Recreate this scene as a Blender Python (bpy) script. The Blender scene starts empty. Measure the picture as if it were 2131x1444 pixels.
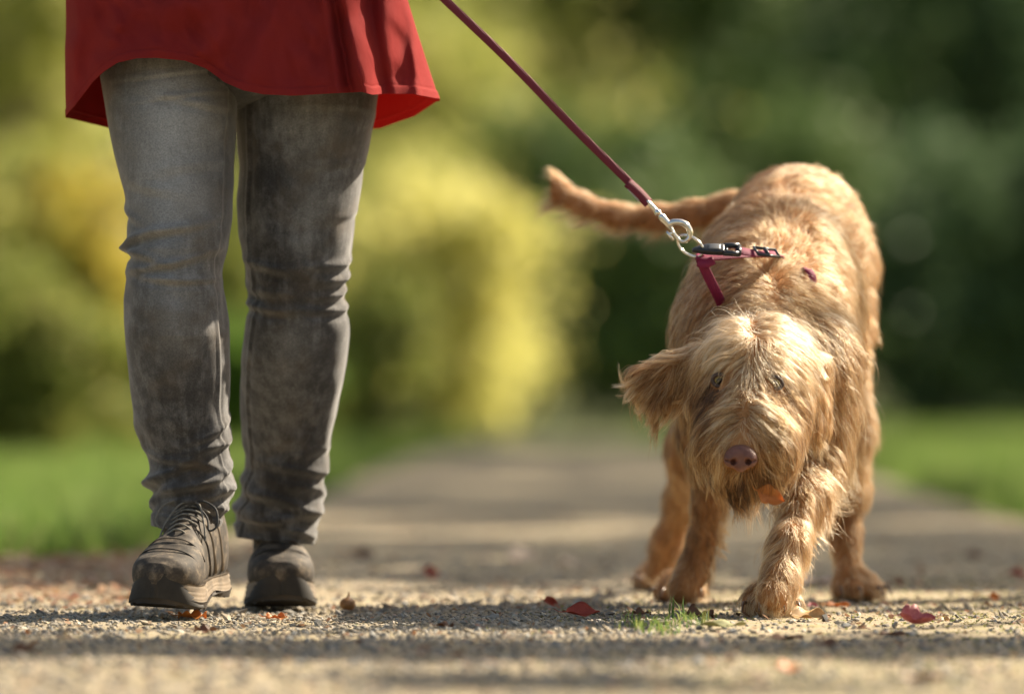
import bpy, bmesh, math, random
import numpy as np
from mathutils import Vector, Matrix
R = math.radians
rng = np.random.default_rng(7)
random.seed(7)
C = bpy.context.scene.collection
scene = bpy.context.scene

# ------------------------------------------------------------------ camera, sky, sun, exposure
FOCUS = 8.3
CAM_H = 0.343
S = 1430.0 * FOCUS            # photograph pixels per metre at one metre
PW, PH, HZ = 2131.0, 1444.0, 800.0
cam_d = bpy.data.cameras.new('camera')
cam = bpy.data.objects.new('camera', cam_d)
C.objects.link(cam)
cam.location = (0, 0, CAM_H)
cam.rotation_euler = (R(90), 0, 0)
cam_d.sensor_width = 36
cam_d.lens = 36 * S / PW
cam_d.shift_y = (HZ - PH / 2) / PW
cam_d.clip_start, cam_d.clip_end = 0.1, 1200
cam_d.dof.use_dof = True
cam_d.dof.focus_distance = 8.30
cam_d.dof.aperture_fstop = 2.25
scene.camera = cam

SUN_EL, SUN_AZ = R(40), R(36)      # azimuth measured from +X (right) towards +Y (away)
SUN = np.array([math.cos(SUN_EL) * math.cos(SUN_AZ), math.cos(SUN_EL) * math.sin(SUN_AZ), math.sin(SUN_EL)])
world = bpy.data.worlds.new('World')
scene.world = world
world.use_nodes = True
wn = world.node_tree
sky = wn.nodes.new('ShaderNodeTexSky')
sky.sky_type = 'NISHITA'
sky.sun_disc = False
sky.sun_elevation = SUN_EL
sky.sun_rotation = math.pi / 2 - SUN_AZ
sky.air_density = 1.0
sky.dust_density = 3.0
bg = wn.nodes['Background']
tint = wn.nodes.new('ShaderNodeMix'); tint.data_type = 'RGBA'; tint.blend_type = 'MULTIPLY'
tint.inputs[0].default_value = 1.0; tint.inputs[7].default_value = (1.0, .90, .75, 1)
wn.links.new(sky.outputs[0], tint.inputs[6]); wn.links.new(tint.outputs[2], bg.inputs[0])
bg.inputs[1].default_value = 0.078
sd = bpy.data.lights.new('sun', 'SUN')
sd.energy = 5.0
sd.angle = R(0.55)
sd.color = (1.0, 0.87, 0.68)
sun = bpy.data.objects.new('sun', sd)
C.objects.link(sun)
sun.rotation_euler = Vector(SUN).to_track_quat('Z', 'Y').to_euler()
scene.view_settings.view_transform = 'Standard'
scene.view_settings.look = 'None'
scene.view_settings.exposure = 1.62
scene.view_settings.gamma = 1
scene.cycles.max_bounces = 8
scene.cycles.transparent_max_bounces = 6
scene.cycles.diffuse_bounces = 3
scene.cycles.glossy_bounces = 3
scene.cycles.transmission_bounces = 5
scene.cycles.sample_clamp_indirect = 6

# ------------------------------------------------------------------ helpers
def P(px, py, Y):
    return np.array([(px - PW / 2) * Y / S, Y, CAM_H - (py - HZ) * Y / S])

def G(px, py):
    Y = S * CAM_H / (py - HZ)
    return np.array([(px - PW / 2) * Y / S, Y, 0.0])

def tag(o, label=None, cat=None, group=None, kind=None):
    if label: o['label'] = label
    if cat: o['category'] = cat
    if group: o['group'] = group
    if kind: o['kind'] = kind
    return o

def empty(name, loc, label, cat, group=None):
    o = bpy.data.objects.new(name, None)
    C.objects.link(o)
    o.location = Vector([float(v) for v in loc])
    o.empty_display_size = 0.05
    return tag(o, label, cat, group)

def link(name, data, mat=None, parent=None):
    o = bpy.data.objects.new(name, data)
    C.objects.link(o)
    if mat is not None:
        if isinstance(mat, (list, tuple)):
            for m in mat: data.materials.append(m)
        else:
            data.materials.append(mat)
    if parent is not None:
        o.parent = parent
        o.matrix_parent_inverse = Matrix.Translation(parent.location).inverted()
    return o

def mesh_np(name, V, F, mat=None, parent=None, smooth=True):
    """V (n,3), F (m,k) int array or a list of such arrays"""
    me = bpy.data.meshes.new(name)
    Fs = F if isinstance(F, list) else [F]
    Fs = [np.asarray(f, dtype=np.int32) for f in Fs if len(f)]
    V = np.asarray(V, dtype=np.float32)
    nl = sum(f.size for f in Fs); nf = sum(len(f) for f in Fs)
    me.vertices.add(len(V)); me.vertices.foreach_set('co', V.ravel())
    me.loops.add(nl); me.polygons.add(nf)
    me.loops.foreach_set('vertex_index', np.concatenate([f.ravel() for f in Fs]))
    tot = np.concatenate([np.full(len(f), f.shape[1], np.int32) for f in Fs])
    st = np.concatenate([[0], np.cumsum(tot)[:-1]]).astype(np.int32)
    me.polygons.foreach_set('loop_start', st)
    me.polygons.foreach_set('loop_total', tot)
    me.polygons.foreach_set('use_smooth', np.full(nf, smooth))
    me.update(calc_edges=True)
    me.validate()
    return link(name, me, mat, parent)

def mesh_bm(name, bm, mat=None, parent=None, smooth=True):
    me = bpy.data.meshes.new(name)
    bmesh.ops.recalc_face_normals(bm, faces=bm.faces)
    bm.to_mesh(me); bm.free()
    for p in me.polygons: p.use_smooth = smooth
    return link(name, me, mat, parent)

def grid_faces(nu, nv, closed=True, off=0):
    """rows nv, each of nu verts; closed in u"""
    i = np.arange(nu if closed else nu - 1); j = np.arange(nv - 1)
    I, J = np.meshgrid(i, j)
    I2 = (I + 1) % nu
    return np.stack([J * nu + I, J * nu + I2, (J + 1) * nu + I2, (J + 1) * nu + I], -1).reshape(-1, 4) + off

def tube(pts, rad, n=8, cap=True, flat=1.0, up=None):
    """returns V,F list of a swept tube through pts (list) with radii"""
    pts = np.asarray(pts, float); m = len(pts)
    rad = np.full(m, rad) if np.isscalar(rad) else np.asarray(rad, float)
    T = np.gradient(pts, axis=0); T /= np.linalg.norm(T, axis=1)[:, None] + 1e-12
    u = np.array(up if up is not None else ([0, 0, 1.] if abs(T[0][2]) < .9 else [1., 0, 0]))
    V = []
    for k in range(m):
        a = u - T[k] * np.dot(u, T[k]); a /= np.linalg.norm(a) + 1e-12
        if up is None: u = a
        b = np.cross(T[k], a)
        th = np.linspace(0, 2 * np.pi, n, endpoint=False)
        V.append(pts[k] + rad[k] * (np.cos(th)[:, None] * a * flat + np.sin(th)[:, None] * b))
    V = np.concatenate(V)
    F = [grid_faces(n, m)]
    if cap:
        V = np.concatenate([V, pts[:1], pts[-1:]])
        c0, c1 = len(V) - 2, len(V) - 1
        i = np.arange(n); i2 = (i + 1) % n
        F.append(np.stack([i2, i, np.full(n, c0)], -1))
        F.append(np.stack([(m - 1) * n + i, (m - 1) * n + i2, np.full(n, c1)], -1))
    return V, F

def merge(parts):
    Vs, F3, F4, o = [], [], [], 0
    for V, F in parts:
        for f in (F if isinstance(F, list) else [F]):
            (F3 if f.shape[1] == 3 else F4).append(f + o)
        Vs.append(V); o += len(V)
    out = []
    if F4: out.append(np.concatenate(F4))
    if F3: out.append(np.concatenate(F3))
    return np.concatenate(Vs), out

def spline(pts, n):
    """Catmull-Rom through pts (k,d) -> (n,d)"""
    p = np.asarray(pts, float); k = len(p)
    q = np.vstack([2 * p[0] - p[1], p, 2 * p[-1] - p[-2]])
    t = np.linspace(0, k - 1 - 1e-9, n); i = t.astype(int); f = (t - i)[:, None]
    a, b, c, d = q[i], q[i + 1], q[i + 2], q[i + 3]
    return .5 * (2 * b + (c - a) * f + (2 * a - 5 * b + 4 * c - d) * f ** 2 + (3 * b - a - 3 * c + d) * f ** 3)

def vnoise(p, seed=0):
    """smooth value noise, p (n,3) -> (-1,1)"""
    p = np.asarray(p, float); i = np.floor(p).astype(np.int64); f = p - i; f = f * f * (3 - 2 * f)
    def h(ix, iy, iz):
        n = (ix * 374761393 + iy * 668265263 + iz * 2147483647 + seed * 144665) & 0xffffffff
        n = ((n ^ (n >> 13)) * 1274126177) & 0xffffffff
        return ((n ^ (n >> 16)) & 0xffff) / 32767.5 - 1
    r = 0
    for dx in (0, 1):
        for dy in (0, 1):
            for dz in (0, 1):
                w = (f[:, 0] if dx else 1 - f[:, 0]) * (f[:, 1] if dy else 1 - f[:, 1]) * (f[:, 2] if dz else 1 - f[:, 2])
                r = r + w * h(i[:, 0] + dx, i[:, 1] + dy, i[:, 2] + dz)
    return r

# ------------------------------------------------------------------ materials
def mat(name):
    m = bpy.data.materials.new(name); m.use_nodes = True
    nt = m.node_tree; b = nt.nodes['Principled BSDF']
    return m, nt, b

def N(nt, t, **k):
    n = nt.nodes.new(t)
    for a, v in k.items():
        if a.startswith('i_'):
            n.inputs[a[2:].replace('_', ' ')].default_value = v
        else: setattr(n, a, v)
    return n

def ramp(nt, stops, src, interp='LINEAR'):
    r = nt.nodes.new('ShaderNodeValToRGB'); cr = r.color_ramp; cr.interpolation = interp
    while len(cr.elements) < len(stops): cr.elements.new(0.5)
    for e, (p, c) in zip(cr.elements, stops):
        e.position = p; e.color = (*c, 1) if len(c) == 3 else c
    nt.links.new(src, r.inputs[0]); return r

def noise(nt, scale, detail=4, rough=.6, vec=None, sc=None):
    n = N(nt, 'ShaderNodeTexNoise'); n.inputs['Scale'].default_value = scale
    n.inputs['Detail'].default_value = detail; n.inputs['Roughness'].default_value = rough
    if vec is None:
        vec = N(nt, 'ShaderNodeTexCoord').outputs['Object']
    if sc is not None:
        mp = N(nt, 'ShaderNodeMapping'); mp.inputs['Scale'].default_value = sc
        nt.links.new(vec, mp.inputs[0]); vec = mp.outputs[0]
    nt.links.new(vec, n.inputs['Vector'])
    return n.outputs['Fac']

def mixc(nt, a, b, fac, mode='MIX'):
    m = N(nt, 'ShaderNodeMix', data_type='RGBA', blend_type=mode)
    for s, v in ((6, a), (7, b), (0, fac)):
        if hasattr(v, 'is_output') or isinstance(v, bpy.types.NodeSocket): nt.links.new(v, m.inputs[s])
        elif isinstance(v, (int, float)): m.inputs[s].default_value = v
        else: m.inputs[s].default_value = (*v, 1)
    return m.outputs[2]

def bump(nt, b, h, strength=.3, dist=.002):
    n = N(nt, 'ShaderNodeBump'); n.inputs['Strength'].default_value = strength
    n.inputs['Distance'].default_value = dist
    nt.links.new(h, n.inputs['Height']); nt.links.new(n.outputs[0], b.inputs['Normal'])

def simple(name, col, rough=.6, metal=0, var=.15, scale=60, bmp=0, spec=.5):
    m, nt, b = mat(name)
    f = noise(nt, scale)
    c = ramp(nt, [(.25, [v * (1 - var) for v in col]), (.75, [min(1, v * (1 + var)) for v in col])], f)
    nt.links.new(c.outputs[0], b.inputs['Base Color'])
    b.inputs['Roughness'].default_value = rough; b.inputs['Metallic'].default_value = metal
    b.inputs['Specular IOR Level'].default_value = spec
    if bmp: bump(nt, b, f, bmp, .001)
    return m

def leafmat(name, cols, trans=.45, rough=.55, pos=None):
    """leaf material, one colour per leaf, lets light through"""
    m, nt, b = mat(name)
    g = N(nt, 'ShaderNodeNewGeometry')
    st = [((i + .5) / len(cols), c) for i, c in enumerate(cols)]
    r = ramp(nt, st, g.outputs['Random Per Island'])
    nt.links.new(r.outputs[0], b.inputs['Base Color'])
    b.inputs['Roughness'].default_value = rough
    b.inputs['Specular IOR Level'].default_value = .12
    t = N(nt, 'ShaderNodeBsdfTranslucent'); nt.links.new(r.outputs[0], t.inputs[0])
    mx = N(nt, 'ShaderNodeMixShader'); mx.inputs[0].default_value = trans
    nt.links.new(b.outputs[0], mx.inputs[1]); nt.links.new(t.outputs[0], mx.inputs[2])
    nt.links.new(mx.outputs[0], nt.nodes['Material Output'].inputs[0])
    return m

# ground / path
def ground_material(name, a, b_, c, mossy):
    m, nt, b = mat(name)
    tc = N(nt, 'ShaderNodeTexCoord').outputs['Object']
    fine = noise(nt, 260, 5, .7, tc); mid = noise(nt, 22, 4, .6, tc); big = noise(nt, 2.2, 4, .6, tc)
    col = ramp(nt, [(.3, a), (.5, b_), (.72, c)], fine).outputs[0]
    col = mixc(nt, col, mossy, ramp(nt, [(.47, (0, 0, 0)), (.62, (.8, .8, .8))], mid).outputs[0])
    col2 = mixc(nt, col, [v * .72 for v in b_], ramp(nt, [(.4, (0, 0, 0)), (.7, (.7, .7, .7))], big).outputs[0])
    nt.links.new(col2, b.inputs['Base Color']); b.inputs['Roughness'].default_value = .9
    b.inputs['Specular IOR Level'].default_value = .25
    bump(nt, b, fine, .6, .004)
    return m
M_path = ground_material('gravel_path', (.17, .135, .09), (.31, .255, .175), (.43, .365, .26), (.27, .23, .105))
M_ground = ground_material('soil', (.07, .06, .03), (.10, .11, .045), (.13, .15, .06), (.08, .13, .03))
M_peb = leafmat('pebble', [(.28, .24, .18), (.15, .155, .155), (.38, .32, .24), (.22, .19, .145), (.22, .225, .22), (.46, .41, .33), (.11, .105, .1), (.30, .25, .18)], 0, .75)
M_litter = leafmat('leaf_litter', [(.22, .12, .07), (.30, .18, .11), (.15, .09, .05), (.38, .25, .16), (.26, .13, .09), (.42, .32, .22), (.3, .22, .15)], .25)
M_grass = leafmat('grass', [(.12, .20, .04), (.17, .25, .055), (.13, .22, .045), (.23, .27, .09)], .45)
M_moss = leafmat('moss', [(.20, .20, .05), (.26, .24, .07), (.14, .17, .05)], .3)
M_bark = simple('bark', (.09, .07, .05), .9, var=.4, scale=20, bmp=.5)

# ------------------------------------------------------------------ ground, path
def gz(x, y):
    """gentle unevenness of the path in front of the lens, level under the feet"""
    x = np.asarray(x, float); y = np.asarray(y, float)
    p = np.stack([x * 3.1, y * 2.2, x * 0], -1).reshape(-1, 3)
    q = np.stack([x * 14., y * 9., x * 0], -1).reshape(-1, 3)
    h = (vnoise(p, 3) * .004 + vnoise(q, 5) * .0016).reshape(x.shape)
    return h - .001

def frange(a, b, n): return np.linspace(a, b, n)
gs = 400.0
V = np.array([[-gs, -60, -.03], [gs, -60, -.03], [gs, gs * 2, -.03], [-gs, gs * 2, -.03]])
tag(mesh_np('ground', V, np.array([[0, 1, 2, 3]]), M_ground), kind='structure')

edgeL = [(-3600, 1190), (-1600, 1180), (-700, 1174), (0, 1166), (200, 1156), (330, 1143), (450, 1115), (560, 1075), (650, 1038), (760, 985), (850, 952), (930, 935), (985, 928)]
edgeR = [(5200, 1320), (3400, 1180), (2500, 1130), (2131, 1080), (1950, 1030), (1830, 992), (1650, 950), (1540, 945), (1420, 928)]
L = np.array([G(*p)[:2] for p in edgeL]); Rr = np.array([G(*p)[:2] for p in edgeR])
# rows across the path: one y per row, x from the left edge to the right edge
ys = np.concatenate([frange(-3, 5.6, 30), frange(5.65, 10.6, 200), np.geomspace(10.7, 32, 70)])
ol, orr = np.argsort(L[:, 1]), np.argsort(Rr[:, 1])
def edge_x(y):
    return np.interp(y, L[ol, 1], L[ol, 0]), np.interp(y, Rr[orr, 1], Rr[orr, 0])
rows = []
nu = 160
for y in ys:
    a, b = edge_x(y)
    s = frange(-1, 1, nu); s = np.sign(s) * np.abs(s) ** 1.7
    mid = .0; x = np.where(s < 0, mid + (mid - a) * s, mid + (b - mid) * s)
    z = gz(x, np.full(nu, y)) * (1 if 5 < y < 11.5 else .3)
    z = np.where(np.abs(s) > .985, -.034, z)
    rows.append(np.stack([x, np.full(nu, y), z], -1))
tag(mesh_np('gravel_path', np.concatenate(rows), grid_faces(nu, len(ys), False), M_path), kind='structure')

# pebbles: many low crystals, real stones bedded in the path
ico_bm = bmesh.new(); bmesh.ops.create_icosphere(ico_bm, subdivisions=1, radius=1)
ICO_V = np.array([v.co[:] for v in ico_bm.verts]); ICO_F = np.array([[v.index for v in f.verts] for f in ico_bm.faces]); ico_bm.free()
def stones(n, ylo, yhi, smin, smax, seed, xmar=.1, power=2.2, bias=None):
    r = np.random.default_rng(seed)
    y = r.uniform(ylo, yhi, n); hw = PW / 2 * y / S + xmar
    x = r.uniform(-1, 1, n) * hw
    if bias is not None:
        k = r.random(n) < bias(x, y); x, y = x[k], y[k]; n = len(x)
    s = smin + (smax - smin) * r.random(n) ** power
    V = ICO_V[None] * (1 + .28 * r.standard_normal((n, 12, 1)))
    V = V * (s[:, None, None] * np.array([1, 1, .62])) * r.uniform(.7, 1.25, (n, 1, 3))
    a = r.uniform(0, 6.28, n); ca, sa = np.cos(a)[:, None], np.sin(a)[:, None]
    X = V[:, :, 0] * ca - V[:, :, 1] * sa; Yy = V[:, :, 0] * sa + V[:, :, 1] * ca
    Z = V[:, :, 2] + X * r.normal(0, .35, (n, 1))
    z0 = gz(x, y) + s * .22
    V = np.stack([X + x[:, None], Yy + y[:, None], Z + z0[:, None]], -1).reshape(-1, 3)
    F = (ICO_F[None] + (np.arange(n) * 12)[:, None, None]).reshape(-1, 3)
    return V, F
dens = lambda x, y: np.clip(.62 + .5 * vnoise(np.stack([x * 2.3, y * 1.6, x * 0], -1), 11) - .25 * (x > .2), .12, 1)
V, F = merge([stones(30000, 7.5, 8.95, .0012, .0052, 1, .05, 2.6, dens), stones(15000, 5.9, 7.5, .0015, .0060, 2, .05, 2.4, dens),
              stones(14000, 8.95, 12.0, .0015, .0060, 3, .05, 2.4, dens), stones(900, 6.2, 9.6, .005, .009, 4, .05, 2)])
tag(mesh_np('gravel', V, F, M_peb, smooth=False), 'grey and tan angular gravel scattered over the sandy path', 'gravel', kind='stuff')

# flat flakes: tiny scraps of leaf and bark between the stones, moss on the right
def flakes(n, ylo, yhi, size, seed, xr, tilt=.5, lift=.002, dfun=None, shape=1.6, g=None):
    r = np.random.default_rng(seed)
    y = r.uniform(ylo, yhi, n); x = xr(y, r, n)
    if dfun is not None:
        k = r.random(n) < dfun(x, y); x, y = x[k], y[k]; n = len(x)
    s = size * r.uniform(.4, 1.3, n)
    base = np.array([[-1, 0, 0], [-.35, -.5, .15], [.5, -.42, .1], [1, 0, -.1], [.4, .45, .12], [-.4, .42, .05]])
    base = base * [shape * .6, 1, 1]
    V = base[None] * s[:, None, None] * r.uniform(.7, 1.3, (n, 6, 1))
    a = r.uniform(0, 6.28, n)[:, None]; t = np.clip(r.normal(0, tilt, n), -.9, .9)[:, None]; t2 = np.clip(r.normal(0, tilt, n), -.9, .9)[:, None]
    X = V[:, :, 0] * np.cos(a) - V[:, :, 1] * np.sin(a); Yy = V[:, :, 0] * np.sin(a) + V[:, :, 1] * np.cos(a)
    Z = V[:, :, 2] + X * np.tan(t * .6) + Yy * np.tan(t2 * .6)
    Z = Z - Z.min(1, keepdims=True)
    zz = (gz(x, y) if g is None else g(x, y)) + lift
    V = np.stack([X + x[:, None], Yy + y[:, None], Z + zz[:, None]], -1).reshape(-1, 3)
    F = (np.array([[0, 1, 2, 3, 4, 5]])[None] + (np.arange(n) * 6)[:, None, None]).reshape(-1, 6)
    F4 = np.concatenate([F[:, [0, 1, 4, 5]], F[:, [1, 2, 3, 4]]])
    return V, F4
inframe = lambda y, r, n: r.uniform(-1, 1, n) * (PW / 2 * y / S + .08)
leftside = lambda y, r, n: -(PW / 2 * y / S + .3) + r.random(n) ** 1.2 * (.58 * y / 9)
V, F = merge([flakes(1500, 6.0, 9.5, .006, 21, inframe, .5), flakes(1900, 9.5, 16, .009, 22, inframe, .4),
              flakes(1800, 8.9, 11.8, .012, 23, leftside, .5, .001),
              flakes(500, 10.6, 12.2, .014, 24, lambda y, r, n: r.uniform(-1.6, -.5, n), .5, .003)])
tag(mesh_np('leaf_litter', V, F, M_litter), 'brown shredded leaf litter strewn over the path edge', 'leaf litter', kind='stuff')
mossd = lambda x, y: np.clip(.35 + .9 * vnoise(np.stack([x * 2.6, y * 1.3, x * 0 + 4], -1), 12), 0, 1) * np.clip((x + .1) * 3, .08, 1)
V, F = flakes(34000, 6.2, 10.5, .0032, 31, inframe, .9, -.0004, mossd, 1.3)
tag(mesh_np('moss', V, F, M_moss), 'yellow green moss creeping over the right of the path', 'moss', kind='stuff')

# grass verges
def blades(n, xy, hmin, hmax, w, seed, z0=0, lean=.5):
    r = np.random.default_rng(seed)
    x, y = xy(r, n); n = len(x)
    h = r.uniform(hmin, hmax, n); a = r.uniform(0, 6.28, n)
    dx, dy = np.cos(a), np.sin(a); ln = r.uniform(.1, lean, n) * h
    wv = w * r.uniform(.6, 1.3, n)
    px, py = -dy * wv, dx * wv
    la = r.uniform(0, 6.28, n); lx, ly = np.cos(la) * ln, np.sin(la) * ln
    z = np.full(n, z0) if np.isscalar(z0) else z0(x, y)
    v = [(x - px, y - py, z), (x + px, y + py, z), (x + px * .8 + lx * .3, y + py * .8 + ly * .3, z + h * .6), (x - px * .8 + lx * .3, y - py * .8 + ly * .3, z + h * .6), (x + lx, y + ly, z + h)]
    V = np.stack([np.stack(q, -1) for q in v], 1).reshape(-1, 3)
    o = (np.arange(n) * 5)[:, None]
    return V, [np.array([[0, 1, 2, 3]]) + o, np.array([[3, 2, 4]]) + o]
def verge(side):
    def f(r, n):
        y = 11.0 + (52 - 11.0) * r.random(n) ** 1.6
        a, b = edge_x(y)
        a2, b2 = -(PW / 2 * y / S + .9), (PW / 2 * y / S + .9)
        u = r.random(n)
        if side < 0:
            x = a2 + u * (a - a2); k = a > a2
        else:
            x = b + u * (b2 - b); k = b2 > b
        return x[k], y[k]
    return f
for sd_, nm, lab, n in ((-1, 'grass_verge', 'bright green grass verge left of the path behind the walker', 60000), (1, 'grass_verge', 'green grass verge right of the path behind the dog', 40000)):
    V, F = blades(n, verge(sd_), .04, .12, .004, 40 + sd_, -.03)
    tag(mesh_np(nm, V, F, M_grass), lab, 'grass', kind='stuff')

# small grass tuft in front of the dog
def tuftxy(r, n):
    c = np.array([G(1330, 1306), G(1375, 1312), G(1412, 1302), G(1450, 1300)])
    k = r.integers(0, 4, n); return c[k, 0] + r.normal(0, .014, n), c[k, 1] + r.normal(0, .07, n)
V, F = blades(230, tuftxy, .005, .022, .0011, 51, lambda x, y: gz(x, y), 1.1)
M_tuft = leafmat('tuft_grass', [(.13, .22, .05), (.20, .26, .08), (.28, .29, .10), (.09, .18, .05)], .45)
V2, F2 = merge([(V, F)] + [blades(5, lambda r, n, c=c: (c[0] + r.normal(0, .003, n), c[1] + r.normal(0, .003, n)), .028, .042, .0016, 60 + i, 0, .5) for i, c in enumerate([G(1397, 1290), G(1424, 1291)])])
tag(mesh_np('grass_tuft', V2, F2, M_tuft), 'small green grass tuft sprouting in front of the dog', 'grass', kind='stuff')

# ------------------------------------------------------------------ trees and bushes
def leaf_cloud(centres, radii, n, size, seed, squash=.8, elong=1.6, loose=.35):
    """leaf faces gathered round clump centres"""
    r = np.random.default_rng(seed)
    k = r.integers(0, len(centres), n)
    d = r.standard_normal((n, 3)); d /= np.linalg.norm(d, axis=1)[:, None]
    rad = radii[k] * r.random(n) ** .45 * np.where(r.random(n) < loose, r.uniform(1, 2.2, n), 1)
    c = centres[k] + d * rad[:, None] * [1, 1, squash]
    nrm = d + r.normal(0, .6, (n, 3)); nrm /= np.linalg.norm(nrm, axis=1)[:, None]
    t = np.cross(nrm, r.standard_normal((n, 3))); t /= np.linalg.norm(t, axis=1)[:, None]
    b = np.cross(nrm, t)
    s = (size * r.uniform(.6, 1.3, n))[:, None]
    V = np.stack([c - t * s * elong * .5, c - b * s * .42 + nrm * s * .1, c + t * s * elong * .5, c + b * s * .42 + nrm * s * .1], 1).reshape(-1, 3)
    F = np.arange(n * 4).reshape(-1, 4)
    return V, F

def clumps(cx, cy, cz, rx, ry, rz, n, seed, rs):
    r = np.random.default_rng(seed)
    d = r.standard_normal((n, 3)); d /= np.linalg.norm(d, axis=1)[:, None]
    q = d * (r.uniform(.35, 1.0, n) * (1 + .2 * r.standard_normal(n)))[:, None]
    c = np.array([cx, cy, cz]) + q * [rx, ry, rz]
    return c, rs * r.uniform(.6, 1.25, n)

def limb_set(base, top, r0, targets, seed, parts=None):
    r = np.random.default_rng(seed)
    parts = []
    base = np.array(base, float); top = np.array(top, float)
    pts = spline([base, base * .6 + top * .4 + r.normal(0, .04, 3) * r0 * 4, top], 10)
    parts.append(tube(pts, np.linspace(r0, r0 * .35, 10), 9))
    for t in targets:
        f = r.uniform(.35, .9); s = base * (1 - f) + top * f
        m = (s + t) / 2 + np.array([0, 0, -.08 * np.linalg.norm(t - s)]) + r.normal(0, .05, 3) * r0 * 3
        parts.append(tube(spline([s, m, t], 7), np.linspace(r0 * .4, r0 * .1, 7), 6))
    return merge(parts)

def tree(name, cat, label, loc, size, m, n, leaf, seed, group=None, ncl=26, clr=.28, trunk=.12, cz=None):
    """loc (x,y) on the ground, size (rx,ry,rz) of crown, crown centre height cz"""
    x, y = loc; rx, ry, rz = size
    cz = rz * .95 if cz is None else cz
    t = empty(name, (x, y, -.03), label, cat, group)
    cc, rr = clumps(x, y, cz, rx, ry, rz, ncl, seed, clr * (rx + rz) / 2 * 1.3)
    cc[:, 2] = np.maximum(cc[:, 2], rr * .35)
    V, F = leaf_cloud(cc, rr, n, leaf, seed + 1)
    V[:, 2] = np.maximum(V[:, 2], .0)
    mesh_np('crown', V, F, m, t, smooth=False)
    V, F = limb_set((x, y, -.06), (x, y, cz + rz * .35), trunk, cc[: 12], seed + 2)
    mesh_np('trunk', V, F, M_bark, t)
    return t

M_dark = leafmat('dark_foliage', [(.08, .135, .04), (.11, .175, .05), (.09, .15, .06), (.14, .19, .06)], .3)
M_darkb = leafmat('mid_foliage', [(.08, .13, .055), (.10, .155, .065), (.085, .135, .07)], .35)
M_olive = leafmat('olive_foliage', [(.19, .23, .05), (.29, .31, .07), (.13, .18, .04), (.40, .38, .11)], .45)
M_yellow = leafmat('yellow_foliage', [(.60, .57, .17), (.72, .67, .24), (.48, .50, .14), (.76, .71, .32)], .5)
M_amber = leafmat('amber_foliage', [(.55, .42, .07), (.62, .50, .09), (.42, .38, .07), (.52, .5, .12)], .5)
M_fresh = leafmat('fresh_foliage', [(.13, .24, .04), (.2, .3, .05), (.09, .18, .04)], .45)

M_lime = leafmat('lime_foliage', [(.36, .39, .09), (.50, .49, .14), (.27, .32, .07), (.62, .58, .24)], .5)
def bush(px, py_top, Y, wpx, m, label, seed, n=5000, leaf=.07, name='bush', cat='bush', base_py=None, group=None, clr=.26, ncl=48):
    k = Y / S
    x = (px - PW / 2) * k
    h = CAM_H + (HZ - py_top) * k
    rx = wpx * k / 2
    return tree(name, cat, label, (x, Y), (rx, rx * .8, h / 2), m, n, leaf, seed, group, ncl=ncl, clr=clr, trunk=.05 + h * .015, cz=h / 2)

# right-hand dark wall of trees and shrubs
bush(1230, 180, 46, 430, M_dark, 'dark green bush right of the yellow bush behind the leash', 101, 9000, .09)
bush(1420, 330, 43, 520, M_dark, 'dark bush behind the dog tail where the path bends', 102, 10000, .09)
bush(1700, 250, 48, 560, M_dark, 'dark green bush directly behind the dog', 103, 11000, .09)
bush(1960, 330, 44, 420, M_darkb, 'grey green bush right of the dog', 104, 8000, .09)
bush(2200, 300, 42, 420, M_darkb, 'grey green bush cut by the right edge of the picture', 105, 8000, .09)
tree('tree', 'tree', 'tall dark green tree rising above the leash', ((1330 - PW / 2) * 55 / S, 55), (1.9, 1.6, 2.6), M_dark, 14000, .11, 111, cz=4.2, ncl=34, trunk=.16)
tree('tree', 'tree', 'tall dark green tree rising straight above the dog', ((1700 - PW / 2) * 58 / S, 58), (2.1, 1.6, 2.6), M_dark, 14000, .11, 112, cz=4.4, ncl=34, trunk=.18)
tree('tree', 'tree', 'grey green tree in the upper right corner', ((2080 - PW / 2) * 52 / S, 52), (1.6, 1.6, 2.6), M_darkb, 12000, .11, 113, cz=4.0, ncl=34, trunk=.16)
# yellow centre
bush(890, 345, 40, 430, M_yellow, 'bright yellow autumn bush beside the walker', 121, 9000, .07)
bush(985, 430, 47, 280, M_yellow, 'bright yellow autumn bush at the end of the path', 122, 8000, .07)
bush(800, 560, 34, 200, M_olive, 'low olive bush just right of the walker legs', 123, 5000, .06)
bush(985, 640, 41, 210, M_yellow, 'low yellow autumn bush narrowing down to the bend of the path', 124, 5000, .06)
tree('tree', 'tree', 'slender lime green tree rising over the yellow bushes', ((870 - PW / 2) * 49 / S, 49), (1.0, 1.0, 1.5), M_lime, 6000, .09, 126, cz=2.4, ncl=40, trunk=.10)
bush(760, 300, 45, 380, M_lime, 'lime green bush behind the walker thigh', 127, 8000, .07)
bush(1060, 560, 50, 200, M_lime, 'lime green bush between the yellow bush and the dog tail', 128, 6000, .07)
tree('tree', 'tree', 'pale lime tree with a broad crown behind the yellow bushes', ((1010 - PW / 2) * 53 / S, 53), (1.3, 1.2, 1.6), M_lime, 8000, .09, 129, cz=2.6, ncl=50, trunk=.10)
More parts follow.
